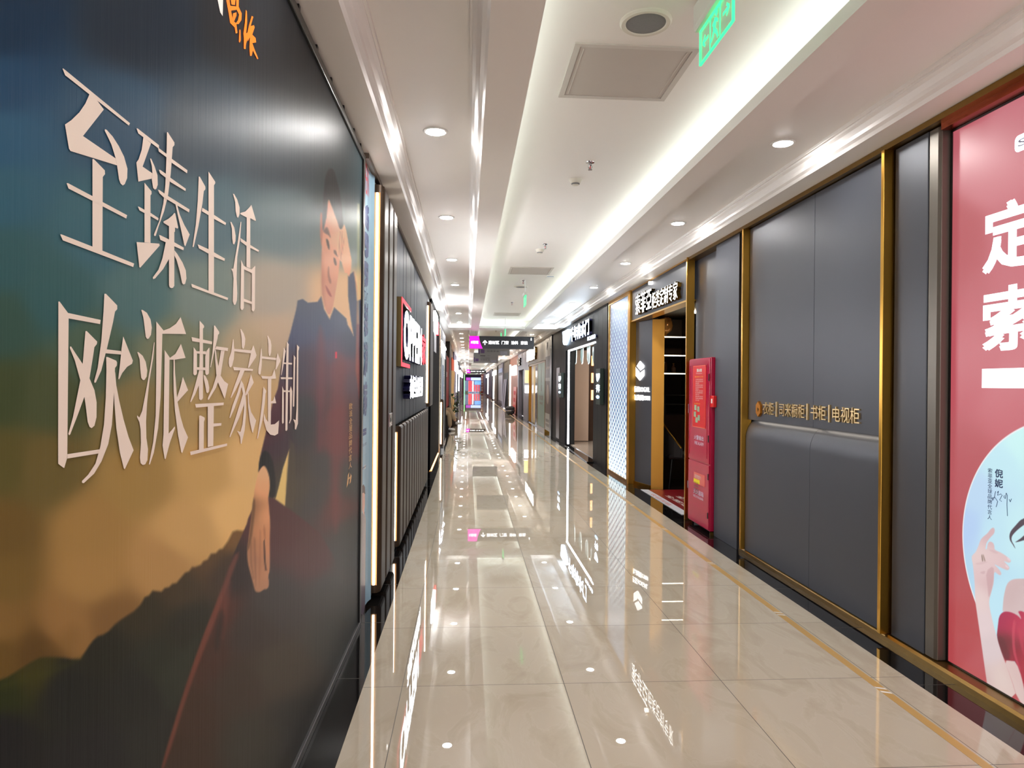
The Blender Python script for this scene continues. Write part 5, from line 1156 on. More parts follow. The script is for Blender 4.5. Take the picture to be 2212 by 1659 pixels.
# ------------------------------------------------------------------ left side beyond the white sign
LXw = -0.62
bd = thing('glossy_storefront', 'black glossy shop front beyond the brown fins with a small white and red sign', 'shop front', (LXw, 13, 0))
obj('panels', MB().box(-0.9, LXw, 11.55, 14.85, 0.02, 2.938), mat('black_glass_panel', L(7, 7, 9), .6, noise=.1, spec=.02), bd)
obj('metal_edge', MB().box(LXw - .02, LXw + .03, 14.85, 14.93, 0, 2.7), mat('champagne_metal', L(170, 160, 142), .25, metal=.9, noise=.06), bd)
za, zb = atX(938, 683, LXw)[1], atX(938, 730, LXw)[1]
obj('white_sign', MB().box(LXw, LXw + .05, 12.3, 13.0, zb + .1, za), M_sign, bd)
obj('red_sign', MB().box(LXw, LXw + .05, 13.02, 13.3, zb + .1, za - .05), MATS['red_sign_glow'], bd)
obj('notice', MB().box(LXw, LXw + .01, 12.4, 13.2, zb - .25, zb + .08), mat('pale_card', L(170, 172, 176), .4, noise=.05), bd)
obj('top_lettering', text_mb('欧派衣柜', (LXw, 12.2, 2.6), *LW, 1.2, .22, .03, .02), M_sign, bd)
tag(obj('floor_light_strip', MB().box(-0.64, -0.60, 11.7, 14.6, .0, .012), glow('amber_led', L(255, 170, 90), 2.5)), 'thin amber light strip along the floor of the black shop front', 'light strip')
fin(15.05, .1, 1.14, 'short brown fin with lit strip standing past the black shop front', True, 'low brown fins').location.x += .06
ws = thing('roll_up_banner', 'white and blue banner on a stand hiding the seated person', 'banner', (-.62, 17, 0))
obj('cloth', MB().box(-.63, -.61, 16.35, 18.1, .06, 2.16), mat('white_banner_vinyl', L(214, 220, 226), .35, noise=.05), ws)
obj('blue_field', MB().box(-.61, -.607, 16.4, 17.3, .9, 1.95), mat('blue_banner_print', L(30, 84, 130), .4, noise=.08), ws)
obj('lettering', column_text('全屋整装', (-.6065, 17.45, .95), *LW, .3, 1.0, .03), mat('grey_ink', L(110, 120, 130), .5, noise=.02), ws)
obj('stand', MB().box(-.68, -.56, 16.3, 18.15, 0, .06), M_steel, ws)
gt = thing('glass_transom', 'glass transom with sparkling display lamps above the white banner', 'transom', (-.66, 17, 2.2))
obj('glass', MB().box(-.72, -.70, 15.4, 20.0, 2.2, 2.88), mat('grey_glass', L(120, 132, 136), .08, noise=.1), gt); obj('frame', MB().box(-.74, -.66, 15.3, 20.1, 2.14, 2.2).box(-.74, -.66, 15.3, 20.1, 2.88, 2.94).box(-.74, -.66, 20.0, 20.1, 2.14, 2.94).box(-.74, -.66, 17.6, 17.66, 2.14, 2.94), M_steel, gt)
for i, y in enumerate((16.2, 17.2, 18.2, 19.2)): obj('lamp', MB().lathe([(.02, 0), (.07, .05), (.05, .12), (.01, .16)], -.67, y, 2.4, 12), M_ledw, gt)
struct('wall_left', MB().box(-1.9, -0.9, 15.0, 15.1, 0, 2.938).box(-2.0, -1.9, 15, 26, 0, 2.938).box(-.95, -.70, 20.1, 20.2, 0, 2.938), M_dark)
struct('floor_interior', MB().box(-1.9, -.8, 15.1, 26, -.02, .0), M_granite)
rp = thing('red_screen', 'tall red screen with small white lettering beside the seated person', 'screen', (-.66, 21, 0))
obj('panel', MB().box(-.68, -.64, 20.2, 23.2, .75, 2.35), mat('deep_red_fabric', L(140, 4, 16), .6, noise=.05, spec=.1), rp); obj('frame', MB().box(-.69, -.63, 20.15, 20.2, 0, 2.4).box(-.69, -.63, 23.2, 23.25, 0, 2.4), M_black, rp)
obj('lettering', text_mb('招商', (-.639, 20.6, 1.7), *LW, .7, .16), M_whiteink, rp)
LSEG = [(23.3, 26.0, (38, 32, 28), 'dark brown'), (26.0, 31.0, (176, 150, 118), 'curtain'), (31.0, 37.0, (150, 146, 160), 'lilac grey'), (37.0, 44.0, (150, 160, 176), 'blue grey'), (44, 54, (40, 38, 84), 'dark navy'), (54, 63, (70, 56, 110), 'purple'), (63, 76, (140, 120, 130), 'mauve'), (76, 90, (206, 70, 60), 'red orange'), (90, 111.9, (70, 40, 80), 'plum')]
for i, (a, b, c, nm) in enumerate(LSEG):
    f = thing('storefront', f'{nm} shop front far down the left side, {ordn(i)} beyond the red screen', 'shop front', (LXw, (a + b) / 2, 0))
    x = LXw - (.06 if i % 2 else 0)
    obj('panels', MB().box(-.95, x, a, b, 0, 2.938), mat(f'{nm}_front'.replace(' ', '_'), tuple(q * .6 for q in L(*c)), .5, noise=.08, nscale=2, spec=.2), f)
    obj('plinth', MB().box(x, x + .01, a, b, 0, .1), M_black, f)
    if i == 1:
        obj('orange_swag', MB().box(x, x + .08, a + .2, b - .5, 2.0, 2.5), mat('orange_cloth', L(222, 84, 40), .6, noise=.2), f)
        cw = MB()
        for k in range(10): cw.tube([(x + .05, a + .4 + k * .42, 2.0), (x + .04, a + .45 + k * .42, 1.2), (x + .07, a + .4 + k * .42, .15)], [.07, .035, .08], 8)
        obj('cream_drapes', cw, mat('cream_cloth', L(214, 184, 140), .6, noise=.15), f)
    if i in (2, 3, 5, 6): obj('lit_sign', MB().box(x, x + .1, a + .8, b - 1.2, 2.1, 2.6), MATS['white_far_sign'], f)
    if i in (3, 4): obj('led_strip', MB().box(x, x + .07, a + 1.5, a + 2.0, 1.0, 2.4), M_ledw, f)
    if i in (4, 6, 8): obj('doorway', MB().box(x, x + .01, a + 1, b - 1, .1, 2.1), M_dark, f)
tag(obj('green_light_strip', MB().box(-.52, -.46, 108, 108.1, .05, 2.9), glow('green_led', L(120, 255, 120), 3)), 'green vertical light strip at the corridor end', 'light strip')
# potted plant
pl = thing('potted_plant', 'green leafy plant in a dark pot by the left wall', 'plant', (-.5, 23.6, 0))
obj('pot', MB().lathe([(.13, 0), (.17, .05), (.19, .3), (.16, .31)], -.5, 23.6, 0, 16), mat('dark_pot', L(52, 40, 34), .4, noise=.1), pl, smooth=True)
lf = MB()
for k in range(46):
    a = rnd.uniform(0, 6.28); r = rnd.uniform(.05, .38); h = rnd.uniform(.45, 1.15); ln_ = rnd.uniform(.22, .4); up = rnd.uniform(-.1, .5)
    b0 = Vector((-.5 + .3 * r * math.cos(a), 23.6 + .3 * r * math.sin(a), h)); d = Vector((math.cos(a), math.sin(a), up)).normalized(); s = d.cross(Vector((0, 0, 1))).normalized() * .055
    m_ = b0 + d * ln_ * .5 + Vector((0, 0, .04)); e_ = b0 + d * ln_ - Vector((0, 0, .05))
    fx = lambda q: Vector((max(q.x, -.6), q.y, q.z))
    b0, m_, e_ = fx(b0), fx(m_), fx(e_); s.x = 0 if m_.x < -.55 else s.x
    lf.add([b0, m_ + s, e_, m_ - s], [(0, 1, 2, 3)])
obj('leaves', lf, mat('green_leaf', L(58, 92, 40), .4, noise=.35, nscale=9), pl)
st = MB()
for k in range(7):
    a = k * .9; st.tube([(-.5, 23.6, .28), (-.5 + .05 * math.cos(a), 23.6 + .05 * math.sin(a), .7), (-.5 + .12 * math.cos(a), 23.6 + .12 * math.sin(a), 1.05)], .008, 6)
obj('stems', st, mat('green_stem', L(70, 88, 48), .5, noise=.1), pl)

# ------------------------------------------------------------------ end of the corridor
YD = 112.0
ed = thing('glass_entrance', 'bright glass entrance doors with red cabinets behind at the corridor end', 'entrance', (.9, YD, 0))
obj('glass_wall', MB().box(-.7, 2.6, YD + .02, YD + .06, 0, 2.938), mat('smoky_glass', L(120, 130, 160), .1, noise=.3, emis=L(120, 140, 190), estr=.35), ed)
obj('header', MB().box(-.7, 2.6, YD, YD + .05, 2.0, 2.938), mat('dark_header', L(60, 44, 90), .4, noise=.05), ed)
obj('blue_banner', MB().box(.55, 2.35, YD - .02, YD, 2.05, 2.5), glow('pale_blue_banner_glow', L(176, 196, 255), 1.0), ed)
obj('purple_banner', MB().box(-.25, .5, YD - .02, YD, 2.05, 2.5), glow('purple_banner_glow', L(160, 20, 180), .9), ed)
for i, (x0, x1, z0, z1, c) in enumerate(((.15, .7, .15, 1.95, (240, 40, 70)), (1.05, 1.25, .25, 1.3, (226, 30, 70)), (1.4, 1.62, .2, 1.3, (236, 40, 60)), (1.78, 1.98, .2, 1.3, (206, 10, 50)))):
    obj('red_display', MB().box(x0, x1, YD - .01, YD + .02, z0, z1), glow(f'red_display_{"abcd"[i]}', L(*c), .9), ed)
obj('white_display', MB().box(.8, .98, YD - .01, YD + .02, .2, 1.95), glow('white_display', (1, 1, 1), .9), ed); obj('blue_display', MB().box(1.2, 2.2, YD - .005, YD + .02, 1.35, 1.95), glow('blue_display', L(90, 160, 240), .9), ed)
mu = MB()
for x in (-.3, .12, .72, 1.0, 1.32, 1.7, 2.05, 2.4): mu.box(x, x + .03, YD - .03, YD + .01, 0, 2.0)
mu.box(-.3, 2.4, YD - .03, YD + .01, .12, .18)
obj('mullion', mu, M_steel, ed)
struct('wall_end', MB().box(-1, 3, YD + .1, YD + .2, 0, 3.2), M_wall)
for x0, nm in ((-.35, 'left'), (1.95, 'right')):
    tag(obj('white_planter_box', MB().box(x0, x0 + .45, 110.6, 111.2, 0, .3), M_white, bevel=.02), f'low white box at the {nm} foot of the glass entrance', 'box', 'white boxes')
# ------------------------------------------------------------------ hanging from the ceiling
def hang_sign(x0, x1, y, zb, zt, label, full):
    s = thing('direction_sign', label, 'sign', ((x0 + x1) / 2, y, zb))
    w_ = x1 - x0; h = zt - zb
    obj('case', MB().box(x0, x1, y, y + .10, zb, zt), mat('black_sign_case', L(22, 22, 28), .35, noise=.04), s, bevel=.004)
    xm0, xm1 = x0 + .148 * w_, x0 + .205 * w_
    edge = [(xm0 + (xm1 - xm0) * t ** 1.7, zt - .004 - (h - .008) * t) for t in [i / 10 for i in range(11)]]
    obj('magenta_field', MB().add([(x, y - .002, z) for x, z in [(x0 + .006, zb + .004), (x0 + .006, zt - .004)] + edge], [tuple(range(13))]), glow('magenta_panel_glow', L(255, 0, 200), 1.0, L(200, 0, 150)), s)
    M_tx = glow('white_text_glow', (1, 1, 1), 1.6)
    obj('lettering', text_mb('5通道', (x0 + .022 * w_, y - .004, zb + .39 * h), *FW, .118 * w_, .23 * h, bold=.02), M_tx, s)
    ar = MB(); cx = x0 + .24 * w_; z0 = zb + .30 * h; z1 = zb + .68 * h; t = .012
    ar.add([(cx - t, y - .004, z0), (cx + t, y - .004, z0), (cx + t, y - .004, z1 - .03), (cx - t, y - .004, z1 - .03)], [(0, 1, 2, 3)])
    for sgn_ in (-1, 1):
        ar.add([(cx, y - .0042 , z1), (cx, y - .0042, z1 - .04), (cx + sgn_ * .052, y - .0042, z1 - .085), (cx + sgn_ * .064, y - .0042, z1 - .062)], [(0, 1, 2, 3)])
    obj('arrow', ar, M_tx, s)
    for a, b, t_ in ((.294, .46, '建材区'), (.497, .605, '门窗'), (.645, .753, '涂料'), (.793, .90, '家装')):
        obj('lettering', text_mb(t_, (x0 + a * w_, y - .004, zb + .36 * h), *FW, (b - a) * w_, .28 * h, bold=.025), M_tx, s)
    ic = MB().lathe([(.001, 0), (.011, .006), (.011, .016), (.001, .022)], x0 + .955 * w_, y - .004, zb + .84 * h, 10)
    ic.box(x0 + .955 * w_ - .014, x0 + .955 * w_ + .014, y - .006, y - .003, zb + .70 * h, zb + .82 * h)
    obj('person_icon', ic, M_tx, s)
    for x in (x0 + .1 * w_, x1 - .12 * w_):
        obj('wire', MB().tube([(x, y + .05, zt), (x, y + .05, 2.95 if full else 2.945)], .004, 6), M_steel, s)
    return s
xa, zt = atY(1014, 724.5, 18.5); xb, zb = atY(1153.5, 753.5, 18.5); zt2 = atY(1153, 725.5, 18.5)[1]
hang_sign(xa, xb, 18.5, 2.455, 2.80, 'black hanging direction sign with magenta end, nearest in the corridor', True)
xa, _ = atY(1008, 802, 59); xb, _ = atY(1050, 802, 59)
hang_sign(xa, xb, 59.0, 2.42, 2.72, 'far black hanging direction sign before the corridor end', False)
def paper_banner(x0, x1, y, zb, zt, label):
    s = thing('hanging_poster', label, 'poster', ((x0 + x1) / 2, y, zb), 'grey hanging posters')
    w_, h = x1 - x0, zt - zb
    obj('sheet', MB().box(x0, x1, y, y + .012, zb, zt), mat('grey_poster_paper', L(244, 242, 242), .5, noise=.04), s)
    def r(a0, a1, b0, b1, m, nm): obj(nm, MB().box(x0 + a0 * w_, x0 + a1 * w_, y - .002, y, zb + b0 * h, zb + b1 * h), m, s)
    mp = mat('purple_print', L(88, 62, 116), .5, noise=.05); mg = mat('grey_print', L(70, 66, 76), .5, noise=.05)
    r(.01, .05, .1, .55, mp, 'purple_block'); r(.08, .2, .16, .42, mp, 'purple_block'); r(.27, .47, .66, .80, mat('dark_print', L(52, 48, 56), .5, noise=.05), 'dark_pill'); r(.70, .92, .05, .30, mat('sketch_grey_print', L(140, 142, 160), .5, noise=.4, nscale=30), 'city_picture')
    for z, t in ((.42, '全民家装节品牌联动'), (.24, '钜惠来袭'), (.68, '一站购齐')):
        obj('lettering', text_mb(t, (x0 + (.28 if z < .6 else .5) * w_, y - .003, zb + z * h), *FW, .38 * w_ if z < .6 else .2 * w_, .11 * h), mg, s)
    for x in (x0 + .08 * w_, x1 - .08 * w_): obj('wire', MB().tube([(x, y + .006, zt), (x, y + .006, ZC if zt > 3 else ZC)], .003, 5), M_steel, s)
xa = atY(1033, 760, 24.5)[0]; xb = atY(1101, 760, 24.5)[0]
paper_banner(xa, xb, 24.5, 2.52, 3.05, 'nearer grey poster hanging from the ceiling beyond the black sign')
xa = atY(1023, 772, 33.0)[0]; xb = atY(1076, 772, 33)[0]
paper_banner(xa, xb, 32.9, 2.51, 3.0, 'farther grey poster hanging from the ceiling beyond the black sign')

# exit signs: thin glowing plates under grey holders
M_gedge = glow('green_edge_glow', L(60, 255, 150), 1.0, L(40, 200, 120))
def gplate():
    m = bpy.data.materials.new('green_acrylic'); m.use_nodes = True; nt = m.node_tree; b = nt.nodes['Principled BSDF']
    b.inputs['Base Color'].default_value = (*L(205, 228, 208), 1); b.inputs['Roughness'].default_value = .1; b.inputs['Alpha'].default_value = .4
    n = nt.nodes.new('ShaderNodeTexNoise'); n.inputs['Scale'].default_value = 6; r = nt.nodes.new('ShaderNodeMapRange'); r.inputs['To Min'].default_value = .07; r.inputs['To Max'].default_value = .12
    nt.links.new(n.outputs['Fac'], r.inputs['Value']); b.inputs['Emission Color'].default_value = (*L(90, 240, 150), 1); nt.links.new(r.outputs[0], b.inputs['Emission Strength'])
    return m
M_gp = gplate()
def exit_sign(x, y0, y1, zb, zt, ztop, label, hz=.06):
    s = thing('exit_sign', label, 'exit sign', (x, (y0 + y1) / 2, zb), 'green exit signs')
    w_, h = y1 - y0, zt - zb
    obj('plate', MB().box(x - .004, x + .004, y0, y1, zb, zt), M_gp, s)
    e = .006
    obj('lit_edge', MB().box(x - .005, x + .005, y0 - .001, y0 + e, zb, zt).box(x - .005, x + .005, y1 - e, y1 + .001, zb, zt).box(x - .005, x + .005, y0, y1, zb - .001, zb + e).box(x - .005, x + .005, y0, y1, zt - e, zt), M_gedge, s)
    obj('holder', MB().prism([(x - .022, zt), (x + .022, zt), (x + .03, zt + .02), (x + .03, zt + hz), (x - .03, zt + hz), (x - .03, zt + .02)], 'y', y0 - .01, y1 + .01), mat('grey_holder', L(226, 224, 218), .4, noise=.04), s, bevel=.002)
    if zt + hz < ztop - .01: obj('rod', MB().tube([(x, (y0 + y1) / 2, zt + hz), (x, (y0 + y1) / 2, ztop)], .008, 8), M_white, s)
    fg = MB(); X = x - .0055
    def P(a, b): return (X, y1 - a * w_, zb + b * h)
    def bar(p, q, t):
        p, q = Vector(P(*p)), Vector(P(*q)); d = (q - p).normalized(); n_ = Vector((1, 0, 0)).cross(d) * t / 2
        fg.add([p + n_, q + n_, q - n_, p - n_], [(0, 1, 2, 3)])
    bar((.36, .05), (.36, .95), .012); bar((.66, .05), (.66, .95), .012); bar((.36, .92), (.66, .92), .012)
    for p, q, t in (((.53, .72), (.48, .45), .03), ((.48, .45), (.56, .28), .018), ((.56, .28), (.60, .1), .014), ((.48, .45), (.43, .25), .016), ((.43, .25), (.36, .22), .014), ((.52, .68), (.60, .55), .012), ((.52, .68), (.43, .6), .012)): bar(p, q, t)
    fg.add([(X, y1 - .55 * w_ + .013 * math.cos(a), zb + .82 * h + .013 * math.sin(a)) for a in [i * math.pi / 6 for i in range(12)]], [tuple(range(12))])
    bar((.12, .5), (.3, .5), .014); bar((.12, .5), (.2, .65), .012); bar((.12, .5), (.2, .35), .012); bar((.74, .5), (.92, .5), .014); bar((.92, .5), (.84, .65), .012); bar((.92, .5), (.84, .35), .012)
    obj('running_figure', fg, M_gedge, s)
exit_sign(1.0, 2.53, 2.90, 2.895, 3.045, ZC, 'green glass exit sign with running figure nearest the viewer', .112)
yq = 10.6
xq, zq0 = atY(1136, 658, yq); zq1 = atY(1137, 637, yq)[1]
exit_sign(xq, yq, yq + .36, zq0, zq1, ZC, 'green exit sign seen edge on, middle of the corridor', .05)
xq, zq0 = atY(1092, 724, 17.0); zq1 = atY(1092, 711, 17)[1]
exit_sign(xq, 17.0, 17.36, zq0, zq1, ZC, 'green exit sign seen edge on, just before the black hanging sign', .03)
xq, zq0 = atY(1083, 728, 20.5); zq1 = atY(1083, 719, 20.5)[1]
exit_sign(xq, 20.5, 20.86, zq0, zq1, ZC, 'green exit sign seen edge on, just beyond the black hanging sign', .04)

# downlights
def downlight(x, y, label, group):
    d = thing('downlight', label, 'downlight', (x, y, ZR), group)
    obj('trim_ring', MB().lathe([(.055, .0), (.055, -.004), (.062, -.008), (.074, -.006), (.078, -.001)], x, y, ZR, 28), M_white, d, smooth=True)
    mbd = MB(); n = 24
    mbd.add([(x + .056 * math.cos(2 * math.pi * k / n), y + .056 * math.sin(2 * math.pi * k / n), ZR - .009) for k in range(n)], [tuple(range(n))])
    obj('lens', mbd, M_lamp if y < 18 else M_lampw, d)
    return d
YS = [4.22 + 2.17 * k for k in range(-4, 7)]
yy = 21.2
while yy < 109: YS.append(yy); yy += 2.05
ok = [y for y in YS if any(a + .15 < y < b - .15 for a, b in SECT)]
protos = {}
for x, side in ((-.213, 'left'), (2.0, 'right')):
    vis = [y for y in ok if y > (4.0 if side == 'left' else 3.9)]
    for y in ok:
        if y < vis[0]: lab = f'round recessed downlight of the {side} row above and behind the viewer, {ordn(len([q for q in ok if y <= q < vis[0]]) - 1)} from the frame'
        else: lab = f'round glowing downlight, {ordn(vis.index(y))} of the {side} row from the viewer'
        kk = y > 18
        if kk not in protos: protos[kk] = downlight(x, y, lab, 'ceiling downlights')
        else:
            c = copy_tree(protos[kk]); c.location = (x, y, ZR); c['label'] = lab

# access hatches, speaker, sprinklers, detectors on the raised field of the cove
def hatch(cx, cy, label, w_=.62, l_=.62):
    h = thing('access_hatch', label, 'hatch', (cx, cy, ZC), 'ceiling access hatches')
    a, b, c, d = cx - w_ / 2, cx + w_ / 2, cy - l_ / 2, cy + l_ / 2; f = .03
    obj('frame', MB().box(a, b, c, c + f, ZC - .008, ZC).box(a, b, d - f, d, ZC - .008, ZC).box(a, a + f, c + f, d - f, ZC - .008, ZC).box(b - f, b, c + f, d - f, ZC - .008, ZC), mat('hatch_frame_paint', L(206, 200, 192), .4, noise=.02), h)
    obj('lid', MB().box(a + f + .003, b - f - .003, c + f + .003, d - f - .003, ZC - .004, ZC), mat('hatch_lid_paint', L(196, 188, 180), .5, noise=.02), h)
    obj('bead', MB().box(a + f + .02, a + f + .023, c + f + .02, d - f - .02, ZC - .007, ZC - .004), MATS['hatch_frame_paint'], h); obj('bead', MB().box(b - f - .023, b - f - .02, c + f + .02, d - f - .02, ZC - .007, ZC - .004), MATS['hatch_frame_paint'], h)
hatch(.815, 3.57, 'square ceiling access hatch nearest the viewer, below the round speaker')
hatch(.90, 9.88, 'square ceiling access hatch in the middle of the cove')
hatch(.92, 16.1, 'square ceiling access hatch near the far end of the first cove')
def speaker(x, y, label):
    s = thing('ceiling_speaker', label, 'speaker', (x, y, ZC), 'round ceiling speakers')
    obj('rim', MB().lathe([(.118, 0), (.118, -.006), (.11, -.014), (.094, -.014), (.09, -.009)], x, y, ZC, 40), mat('cream_plastic', L(222, 216, 204), .4, noise=.02), s, smooth=True)
    obj('grille', MB().lathe([(.092, -.009), (.08, -.0105), (.001, -.012)], x, y, ZC, 40), M_grille, s, smooth=True)
speaker(.796, 3.05, 'round grey ceiling speaker nearest the viewer'); speaker(.89, 11.5, 'round ceiling speaker farther along beside the hanging exit sign')
def sprinkler(x, y, label):
    s = thing('sprinkler', label, 'sprinkler', (x, y, ZC), 'ceiling sprinklers')
    obj('escutcheon', MB().lathe([(.034, 0), (.032, -.006), (.014, -.014)], x, y, ZC, 18), M_steel, s, smooth=True)
    obj('body', MB().lathe([(.012, -.012), (.012, -.024), (.006, -.03)], x, y, ZC, 12), M_steel, s)
    obj('yoke', MB().tube([(x - .012, y, ZC - .026), (x - .014, y, ZC - .04), (x - .002, y, ZC - .055)], .003, 6).tube([(x + .012, y, ZC - .026), (x + .014, y, ZC - .04), (x + .002, y, ZC - .055)], .003, 6), M_steel, s)
    obj('deflector', MB().lathe([(.016, -.055), (.016, -.058)], x, y, ZC, 12), M_steel, s)
    obj('bulb', MB().lathe([(.003, -.026), (.004, -.04), (.003, -.054)], x, y, ZC, 8), M_redlab, s)
for x, y, l_ in ((.897, 5.01, 'chrome sprinkler head nearest the viewer'), (.90, 7.98, 'chrome sprinkler head second along the cove'), (.871, 10.82, 'chrome sprinkler head just before the far speaker'), (.885, 13.75, 'chrome sprinkler head fourth along the cove'), (.86, 21.0, 'chrome sprinkler head beyond the black hanging sign')):
    sprinkler(x, y, l_)
def detector(x, y, label):
    s = thing('smoke_detector', label, 'smoke detector', (x, y, ZC), 'smoke detectors')
    obj('body', MB().lathe([(.052, 0), (.052, -.006), (.042, -.03), (.036, -.034)], x, y, ZC, 24), MATS['cream_plastic'], s, smooth=True)
    obj('vents', MB().lathe([(.034, -.034), (.034, -.042), (.028, -.046)], x, y, ZC, 24), M_grille, s)
    obj('cap', MB().lathe([(.03, -.046), (.024, -.05), (.001, -.051)], x, y, ZC, 24), MATS['cream_plastic'], s, smooth=True)
detector(.855, 5.44, 'white cone smoke detector nearest the viewer'); detector(.873, 8.32, 'white cone smoke detector second along the cove')
wr = thing('wireless_router', 'small white box on the ceiling beside the middle access hatch', 'router', (1.24, 10.3, ZC))
obj('case', MB().box(1.18, 1.30, 10.24, 10.36, ZC - .03, ZC), M_white, wr, bevel=.004); obj('blue_light', MB().box(1.19, 1.29, 10.238, 10.24, ZC - .026, ZC - .02), mat('blue_strip', L(90, 120, 170), .4, noise=.02), wr)

# tape on the floor
tp = thing('floor_tape', 'tan tape line with white dashes running along the right side of the floor', 'tape', (2.07, 20, 0))
obj('tape', MB().box(2.047, 2.092, 1.0, 60, .0002, .0012), M_tape, tp)
k = 0
dash = [3.22, 4.34, 5.60, 6.95, 8.35, 9.8, 11.3, 12.9, 14.6, 16.4]
for y in dash:
    d_ = MB()
    for o_ in (0, .045): d_.add([(2.047, y + o_ - .012, .0014), (2.092, y + o_ - .03, .0014), (2.092, y + o_ - .012, .0014), (2.047, y + o_ + .006, .0014)], [(0, 1, 2, 3)])
    obj('white_dash', d_, M_whiteink, tp)
cs = thing('floor_sticker', 'tan rounded sticker edge on the floor at the bottom right', 'sticker', (2.0, 2.5, 0))
pts = []
for a in range(0, 91, 15): pts.append((1.80 + .06 - .06 * math.cos(math.radians(a)), 2.545 + .0 - .06 + .06 * math.sin(math.radians(a))))
obj('sheet', MB().add([(x, y, .0016) for x, y in pts + [(2.15, 2.545), (2.15, 1.9), (1.80, 1.9)]], [tuple(range(len(pts) + 3))]), M_tape, cs)

# ------------------------------------------------------------------ person sitting behind the white banner
def limb_body(name, chain, edges, radii, m, parent, sub=2):
    me = bpy.data.meshes.new(name); off = parent['_o']
    me.from_pydata([(p[0] - off[0], p[1] - off[1], p[2] - off[2]) for p in chain], edges, [])
    me.materials.append(m); o = bpy.data.objects.new(name, me); C.objects.link(o); o.parent = parent
    sk = o.modifiers.new('skin', 'SKIN'); sk.use_smooth_shade = True
    for i, r in enumerate(radii): me.skin_vertices[0].data[i].radius = r if isinstance(r, tuple) else (r, r)
    me.skin_vertices[0].data[0].use_root = True
    s = o.modifiers.new('sub', 'SUBSURF'); s.levels = sub; s.render_levels = sub
    return o
pz0 = (-1.02, 21.5)
x0, y0 = pz0
ps = thing('person', 'person in beige trousers and white shoes sitting with crossed legs behind the white banner', 'person', (x0, y0, 0))
m_skin = mat('skin', L(206, 160, 132), .5, noise=.04); m_tr = mat('beige_trousers', L(176, 152, 120), .7, noise=.1, nscale=12); m_sh = mat('dark_top', L(60, 58, 62), .7, noise=.1); m_hair = mat('black_hair', L(24, 20, 18), .5, noise=.1)
H = .55
J = [(x0, y0, H), (x0 - .03, y0, H + .22), (x0 - .02, y0, H + .44), (x0 + .0, y0, H + .52), (x0 + .03, y0, H + .60),
     (x0 - .02, y0 - .18, H + .42), (x0 + .04, y0 - .22, H + .16), (x0 + .26, y0 - .12, H + .10), (x0 - .02, y0 + .18, H + .42), (x0 + .04, y0 + .22, H + .16), (x0 + .26, y0 + .12, H + .10),
     (x0 + .04, y0 - .10, H - .02), (x0 + .44, y0 - .08, H + .02), (x0 + .48, y0 - .08, .10), (x0 + .04, y0 + .10, H - .0), (x0 + .46, y0 + .0, H + .13), (x0 + .66, y0 - .04, .30)]
E_ = [(0, 1), (1, 2), (2, 3), (3, 4), (2, 5), (5, 6), (6, 7), (2, 8), (8, 9), (9, 10), (0, 11), (11, 12), (12, 13), (0, 14), (14, 15), (15, 16)]
Rr = [.14, (.15, .12), (.15, .11), .06, .055, .06, .045, .03, .06, .045, .03, .10, .075, .045, .10, .075, .045]
limb_body('body', J, E_, Rr, m_skin, ps)
limb_body('trousers', [J[0], J[11], tuple((np.array(J[11]) + J[12]) / 2), J[12], (x0 + .47, y0 - .08, .32), (x0 + .48, y0 - .08, .14), J[14], tuple((np.array(J[14]) + J[15]) / 2), J[15], (x0 + .56, y0 - .02, .30 + .18), (x0 + .64, y0 - .035, .34)],
          [(0, 1), (1, 2), (2, 3), (3, 4), (4, 5), (0, 6), (6, 7), (7, 8), (8, 9), (9, 10)], [.16, .115, .10, .085, .075, .07, .115, .10, .088, .075, .065], m_tr, ps)
limb_body('jacket', [J[0], J[1], J[2], J[5], J[6], (x0 + .2, y0 - .15, H + .11), J[8], J[9], (x0 + .2, y0 + .15, H + .11)], [(0, 1), (1, 2), (2, 3), (3, 4), (4, 5), (2, 6), (6, 7), (7, 8)], [(.16, .16), (.17, .14), (.17, .13), .075, .06, .05, .075, .06, .05], m_sh, ps)
hd = MB().lathe([(.02, -.12), (.055, -.10), (.075, -.04), (.082, .02), (.078, .07), (.05, .11), (.01, .125)], 0, 0, 0, 20)
hx_, hz_ = x0 + .06, H + .74
hd.v = [(hx_ + px * 1.15 + (.012 if px > .05 else 0), y0 + py, hz_ + pz) for px, py, pz in hd.v]
hd.tube([(hx_ + .092, y0, hz_ + .015), (hx_ + .115, y0, hz_ - .02), (hx_ + .095, y0, hz_ - .03)], [.008, .014, .006], 6)
for sg_ in (-1, 1): hd.tube([(hx_ - .005, y0 + sg_ * .078, hz_ + .02), (hx_ - .012, y0 + sg_ * .088, hz_), (hx_ - .004, y0 + sg_ * .08, hz_ - .03)], [.008, .014, .006], 6)
obj('head', hd, m_skin, ps, smooth=True)
obj('eyes', MB().box(hx_ + .085, hx_ + .093, y0 - .042, y0 - .02, hz_ + .004, hz_ + .014).box(hx_ + .085, hx_ + .093, y0 + .02, y0 + .042, hz_ + .004, hz_ + .014), m_hair, ps)
obj('mouth', MB().box(hx_ + .082, hx_ + .09, y0 - .022, y0 + .022, hz_ - .066, hz_ - .058), mat('lip', L(160, 90, 80), .5, noise=.02), ps)
hr = MB().lathe([(.085, -.02), (.092, .03), (.086, .085), (.055, .125), (.01, .138)], 0, 0, 0, 18)
hr.v = [(hx_ - .02 + px * 1.1, y0 + py, hz_ + pz) for px, py, pz in hr.v]
obj('hair', hr, m_hair, ps, smooth=True)
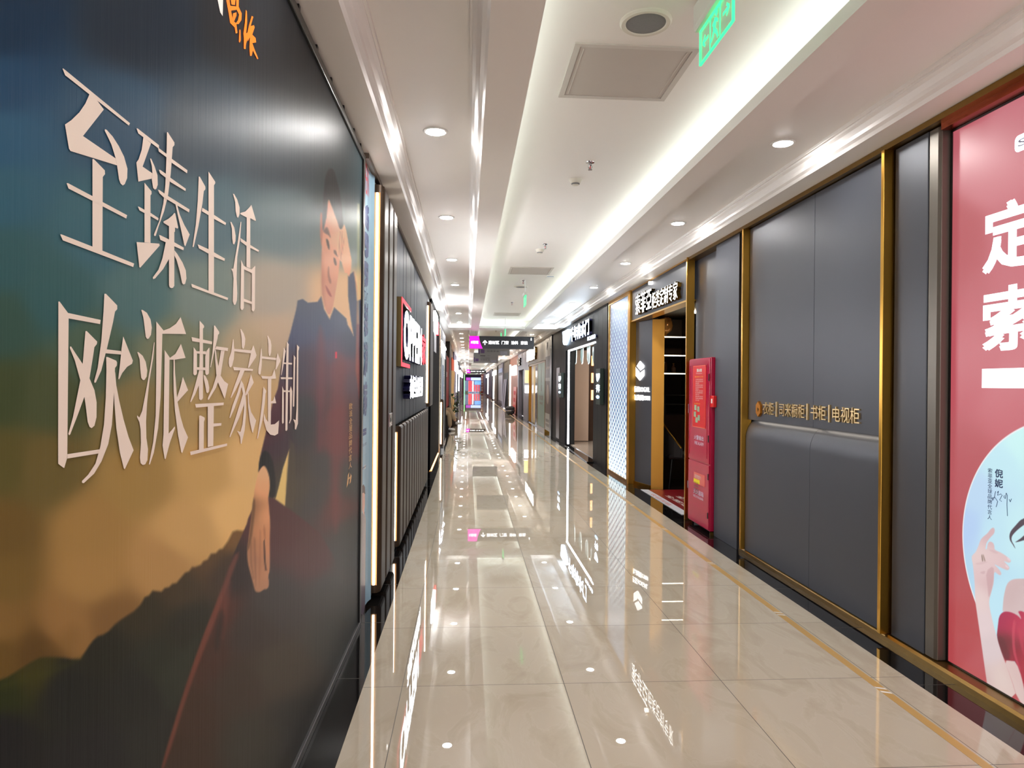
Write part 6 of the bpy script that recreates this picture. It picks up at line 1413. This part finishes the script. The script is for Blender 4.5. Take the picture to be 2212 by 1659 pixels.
for (sx_, sy_, sz_, tl) in ((x0 + .48, y0 - .08, .04, 0.0), (x0 + .69, y0 - .04, .23, .4)):
    limb_body('shoe', [(sx_ - .05, sy_, sz_ + .03), (sx_ + .06, sy_, sz_ + .015 - tl * .02), (sx_ + .17, sy_, sz_ + .004 + tl * .05)], [(0, 1), (1, 2)], [.05, .045, .034], mat('white_shoe', L(216, 212, 206), .5, noise=.03), ps)
for k, (hx2, hy2) in enumerate(((x0 + .30, y0 - .10), (x0 + .30, y0 + .10))):
    ch_ = [(hx2 - .03, hy2, H + .10), (hx2 + .03, hy2, H + .10)]; ed_ = [(0, 1)]; rr_ = [.026, .03]
    for f, (dy, ln_) in enumerate(((-.03, .06), (-.01, .075), (.01, .07), (.03, .05))):
        b_ = len(ch_); ch_ += [(hx2 + .06, hy2 + dy, H + .10), (hx2 + .06 + ln_ * .6, hy2 + dy, H + .085), (hx2 + .06 + ln_, hy2 + dy, H + .065)]; ed_ += [(1, b_), (b_, b_ + 1), (b_ + 1, b_ + 2)]; rr_ += [.011, .009, .008]
    b_ = len(ch_); s_ = 1 if k == 0 else -1
    ch_ += [(hx2 + .02, hy2 + s_ * .045, H + .095), (hx2 + .06, hy2 + s_ * .055, H + .085)]; ed_ += [(0, b_), (b_, b_ + 1)]; rr_ += [.012, .009]
    limb_body('hand', ch_, ed_, rr_, m_skin, ps, 1)
cr = thing('chair', 'dark red chair under the seated person', 'chair', (x0, y0, 0))
m_dr = mat('dark_red_leather', L(74, 18, 22), .4, noise=.06)
obj('seat', MB().box(x0 - .24, x0 + .26, y0 - .25, y0 + .25, .36, .44), m_dr, cr, bevel=.02); obj('backrest', MB().box(x0 - .28, x0 - .22, y0 - .25, y0 + .25, .44, .95), m_dr, cr, bevel=.02)
for a, b in ((-.22, -.22), (.23, -.22), (-.22, .22), (.23, .22)): obj('leg', MB().tube([(x0 + a, y0 + b, .37), (x0 + a, y0 + b, 0)], .015, 8), M_black, cr)

for o in list(bpy.data.objects):
    if '_o' in o: del o['_o']
